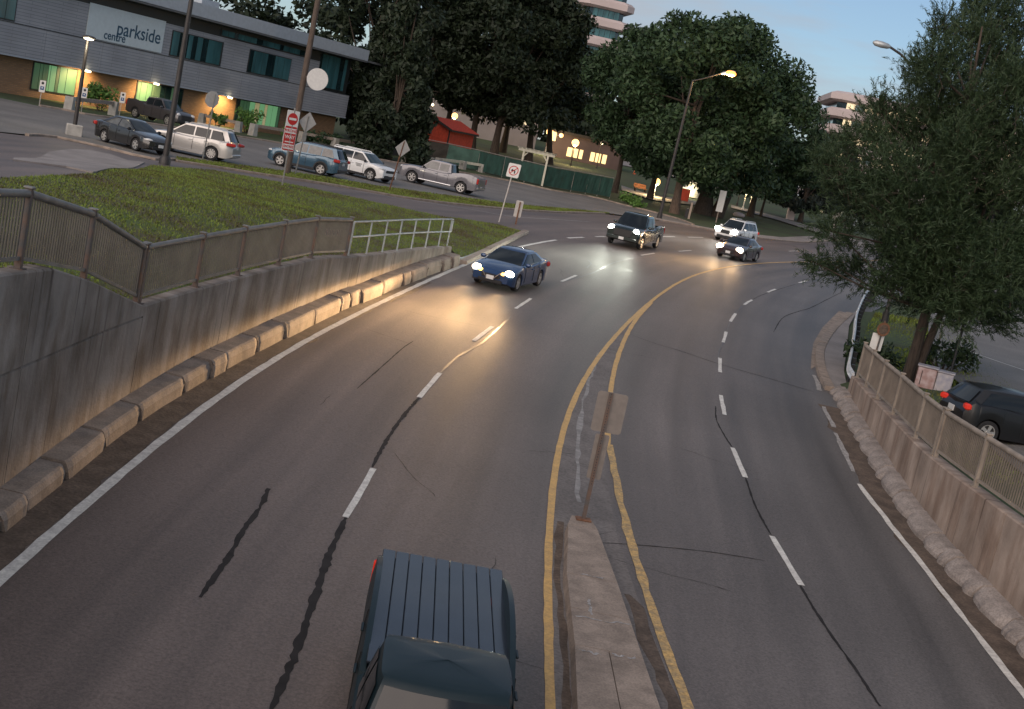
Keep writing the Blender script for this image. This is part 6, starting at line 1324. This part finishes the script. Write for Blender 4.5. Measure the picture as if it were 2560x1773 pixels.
# near feathery pine on the right
pb = at(*cB(925, 945)); t = thing('pine_tree', 'big feathery pine overhanging the right side of the road', 'tree', pb)
rr = random.Random(17); CL = []
for (x, y, rad) in [(1835, 592, 26), (1880, 600, 36), (1930, 612, 46), (1985, 640, 46), (2040, 600, 70), (2060, 668, 48), (2130, 610, 80), (2150, 690, 66), (2225, 620, 90), (2235, 700, 60), (2290, 660, 70), (1868, 520, 30), (1905, 545, 30), (1868, 372, 34), (1905, 420, 60), (1895, 340, 40), (1950, 330, 62), (1935, 480, 66), (2000, 420, 92), (1975, 250, 44), (2020, 300, 72), (2050, 520, 84), (2090, 380, 105), (2085, 240, 74), (2060, 170, 46), (2110, 150, 66), (2150, 290, 105), (2180, 180, 86), (2160, 460, 105), (2230, 380, 105), (2245, 260, 100), (2260, 130, 92), (2190, 90, 62), (2230, 520, 92), (2290, 440, 80), (2130, 70, 46), (2250, 40, 76), (2190, 20, 46), (2300, 200, 76), (2300, 330, 76), (2300, 560, 70), (2000, 560, 46)]:
    d = pb.y + rr.uniform(-3.2, 3.0) + (y - 500) * -.004; c = far(x, y, d) - pb; CL.append((c, rad * 42 / FPX * 1.02))
for (x, y, rad) in [(2085, 655, 50), (2100, 590, 60), (2115, 510, 60), (2130, 430, 60), (2150, 340, 60), (2060, 620, 50), (2150, 660, 55), (2180, 560, 60)]: CL.append((far(x, y, pb.y - 2.2) - pb, rad * 42 / FPX))
V = []; rs = RNG
n_all = 62000; cs = [tuple(c) for c, _ in CL]; rads = [r_ for _, r_ in CL]
# needles and narrow leaves along upswept sprays
Cc = np.array(cs); Rr_ = np.array(rads); w_ = Rr_ ** 2.0; w_ /= w_.sum(); ns = 11500; idx = rs.choice(len(Cc), ns, p=w_)
dd = rs.normal(size=(ns, 3)); dd /= np.linalg.norm(dd, axis=1)[:, None]; sp = Cc[idx] + dd * (rs.random(ns) ** .45)[:, None] * Rr_[idx][:, None] * np.array([1, 1, .92])
out = sp - np.array([0, 0, 3.5]); out /= np.linalg.norm(out, axis=1)[:, None]; sd_ = out * .6 + rs.normal(size=(ns, 3)) * .45; sd_[:, 2] += .12; sd_ /= np.linalg.norm(sd_, axis=1)[:, None]; ln = rs.uniform(.35, 1.05, ns)
per = 25; tt = rs.random((ns, per)); base = sp[:, None, :] + sd_[:, None, :] * (tt * ln[:, None])[:, :, None]; jit = rs.normal(size=(ns, per, 3)) * .03; P3 = (base + jit).reshape(-1, 3)
ax = (sd_[:, None, :] * .8 + rs.normal(size=(ns, per, 3)) * .45).reshape(-1, 3); ax /= np.linalg.norm(ax, axis=1)[:, None]; nn = rs.normal(size=ax.shape); bb = np.cross(ax, nn); bb /= np.linalg.norm(bb, axis=1)[:, None]
sz = rs.uniform(.045, .12, len(P3))[:, None]; V = np.stack([P3 - ax * sz, P3 + bb * sz * .15, P3 + ax * sz * 1.5, P3 - bb * sz * .15], 1).reshape(-1, 3); np_mesh('crown', V, np.arange(len(V)).reshape(-1, 4), M_LEAFN, t)
k3 = 1300; tw = np.concatenate([sp[:k3] - sd_[:k3] * .5, sp[:k3] + sd_[:k3] * ln[:k3, None]], 1).reshape(-1, 2, 3); wv = np.cross(sd_[:k3], rs.normal(size=(k3, 3))); wv = wv / np.linalg.norm(wv, axis=1)[:, None] * .012
V = np.stack([tw[:, 0] - wv, tw[:, 0] + wv, tw[:, 1]], 1).reshape(-1, 3); np_mesh('twigs', V, np.arange(len(V)).reshape(-1, 3), M_TRUNK, t, 'stuff')
trk = MB(); T1 = [Vector((0, 0, -.2)), far(2060, 790, pb.y) - pb, far(2085, 700, pb.y) - pb, far(2120, 560, pb.y) - pb, far(2140, 400, pb.y) - pb, far(2180, 230, pb.y) - pb, far(2210, 60, pb.y) - pb]; trk.tube(T1, [.24, .20, .18, .15, .12, .08, .03], 10)
T2 = [T1[0] + Vector((.25, .1, 0)), far(2085, 780, pb.y) - pb, far(2120, 700, pb.y) - pb, far(2170, 600, pb.y) - pb, far(2240, 400, pb.y) - pb]; trk.tube(T2, [.18, .15, .12, .09, .04], 10); trk.build('trunk', M_TRUNK, t, smooth=60)
lb = MB()
for c, r_ in CL:
    j = min(range(1, 6), key=lambda i: (T1[i] - c).length + max(0, T1[i].z - c.z) * 1.5); b0 = T1[j]; m_ = b0.lerp(c, .55) + Vector((0, 0, -.12)); lb.tube([b0, m_, c, c + (c - m_).normalized() * r_ * .6], [.05, .035, .02, .006], 6)
lb.build('limb', M_TRUNK, t, smooth=60)
bush('dense grass-green shrub under the pine beside the tan fence', gz(pb.x - .9, pb.y + 2.2), 1.2, 1.0, 700, M_LEAFN, 14, .10, None); bush('weedy shrub behind the graffiti box', gz(pb.x + 2.0, pb.y + 2.6), 1.1, 1.1, 600, M_LEAFN, 15, .10, None)

# ------------------------------------------------------------------ grass blades on the lawns
def grass(name, poly, n, size, m, zoff=0., seed=1, zfun=zf):
    rg = np.random.default_rng(seed); P = np.array([(p[0], p[1]) for p in poly]); lo, hi = P.min(0), P.max(0); pts = []
    while len(pts) < n:
        q = lo + rg.random((n, 2)) * (hi - lo); ins = np.zeros(len(q), bool); j = len(P) - 1
        for i in range(len(P)):
            c = (P[i, 1] > q[:, 1]) != (P[j, 1] > q[:, 1]); xx = (P[j, 0] - P[i, 0]) * (q[:, 1] - P[i, 1]) / (P[j, 1] - P[i, 1] + 1e-12) + P[i, 0]; ins ^= c & (q[:, 0] < xx); j = i
        pts += list(q[ins])
    q = np.array(pts[:n]); z = np.array([zfun(x, y) for x, y in q]) + zoff; b = np.column_stack([q, z]); a = rg.random(n) * 2 * PI; s_ = size * rg.uniform(.5, 1.3, n); w = np.column_stack([np.cos(a), np.sin(a), np.zeros(n)]) * (s_ * .35)[:, None]
    tip = b + np.column_stack([rg.normal(0, .4, n) * s_, rg.normal(0, .4, n) * s_, s_]); V = np.stack([b - w, b + w, tip], 1).reshape(-1, 3); np_mesh(name, V, np.arange(3 * n).reshape(n, 3), m, kind='stuff')
grass('grass', lawn_poly, 110000, .06, M_BLADE, -.005, 1); grass('grass', lawn_poly, 50000, .055, M_BLADEB, -.005, 2); grass('grass', strip_poly, 16000, .09, M_BLADE, .05, 3); grass('grass', strip_poly, 9000, .08, M_BLADEB, .05, 4)
vp = [(12.0, 44), (12.9, 48.6), (14.3, 54.3), (16, 61.5), (18.5, 70), (24, 72), (19, 52), (16.5, 40), (13, 30), (11.2, 30), (11.3, 37)]; grass('grass', vp, 14000, .13, M_BLADE, -.1, 5)
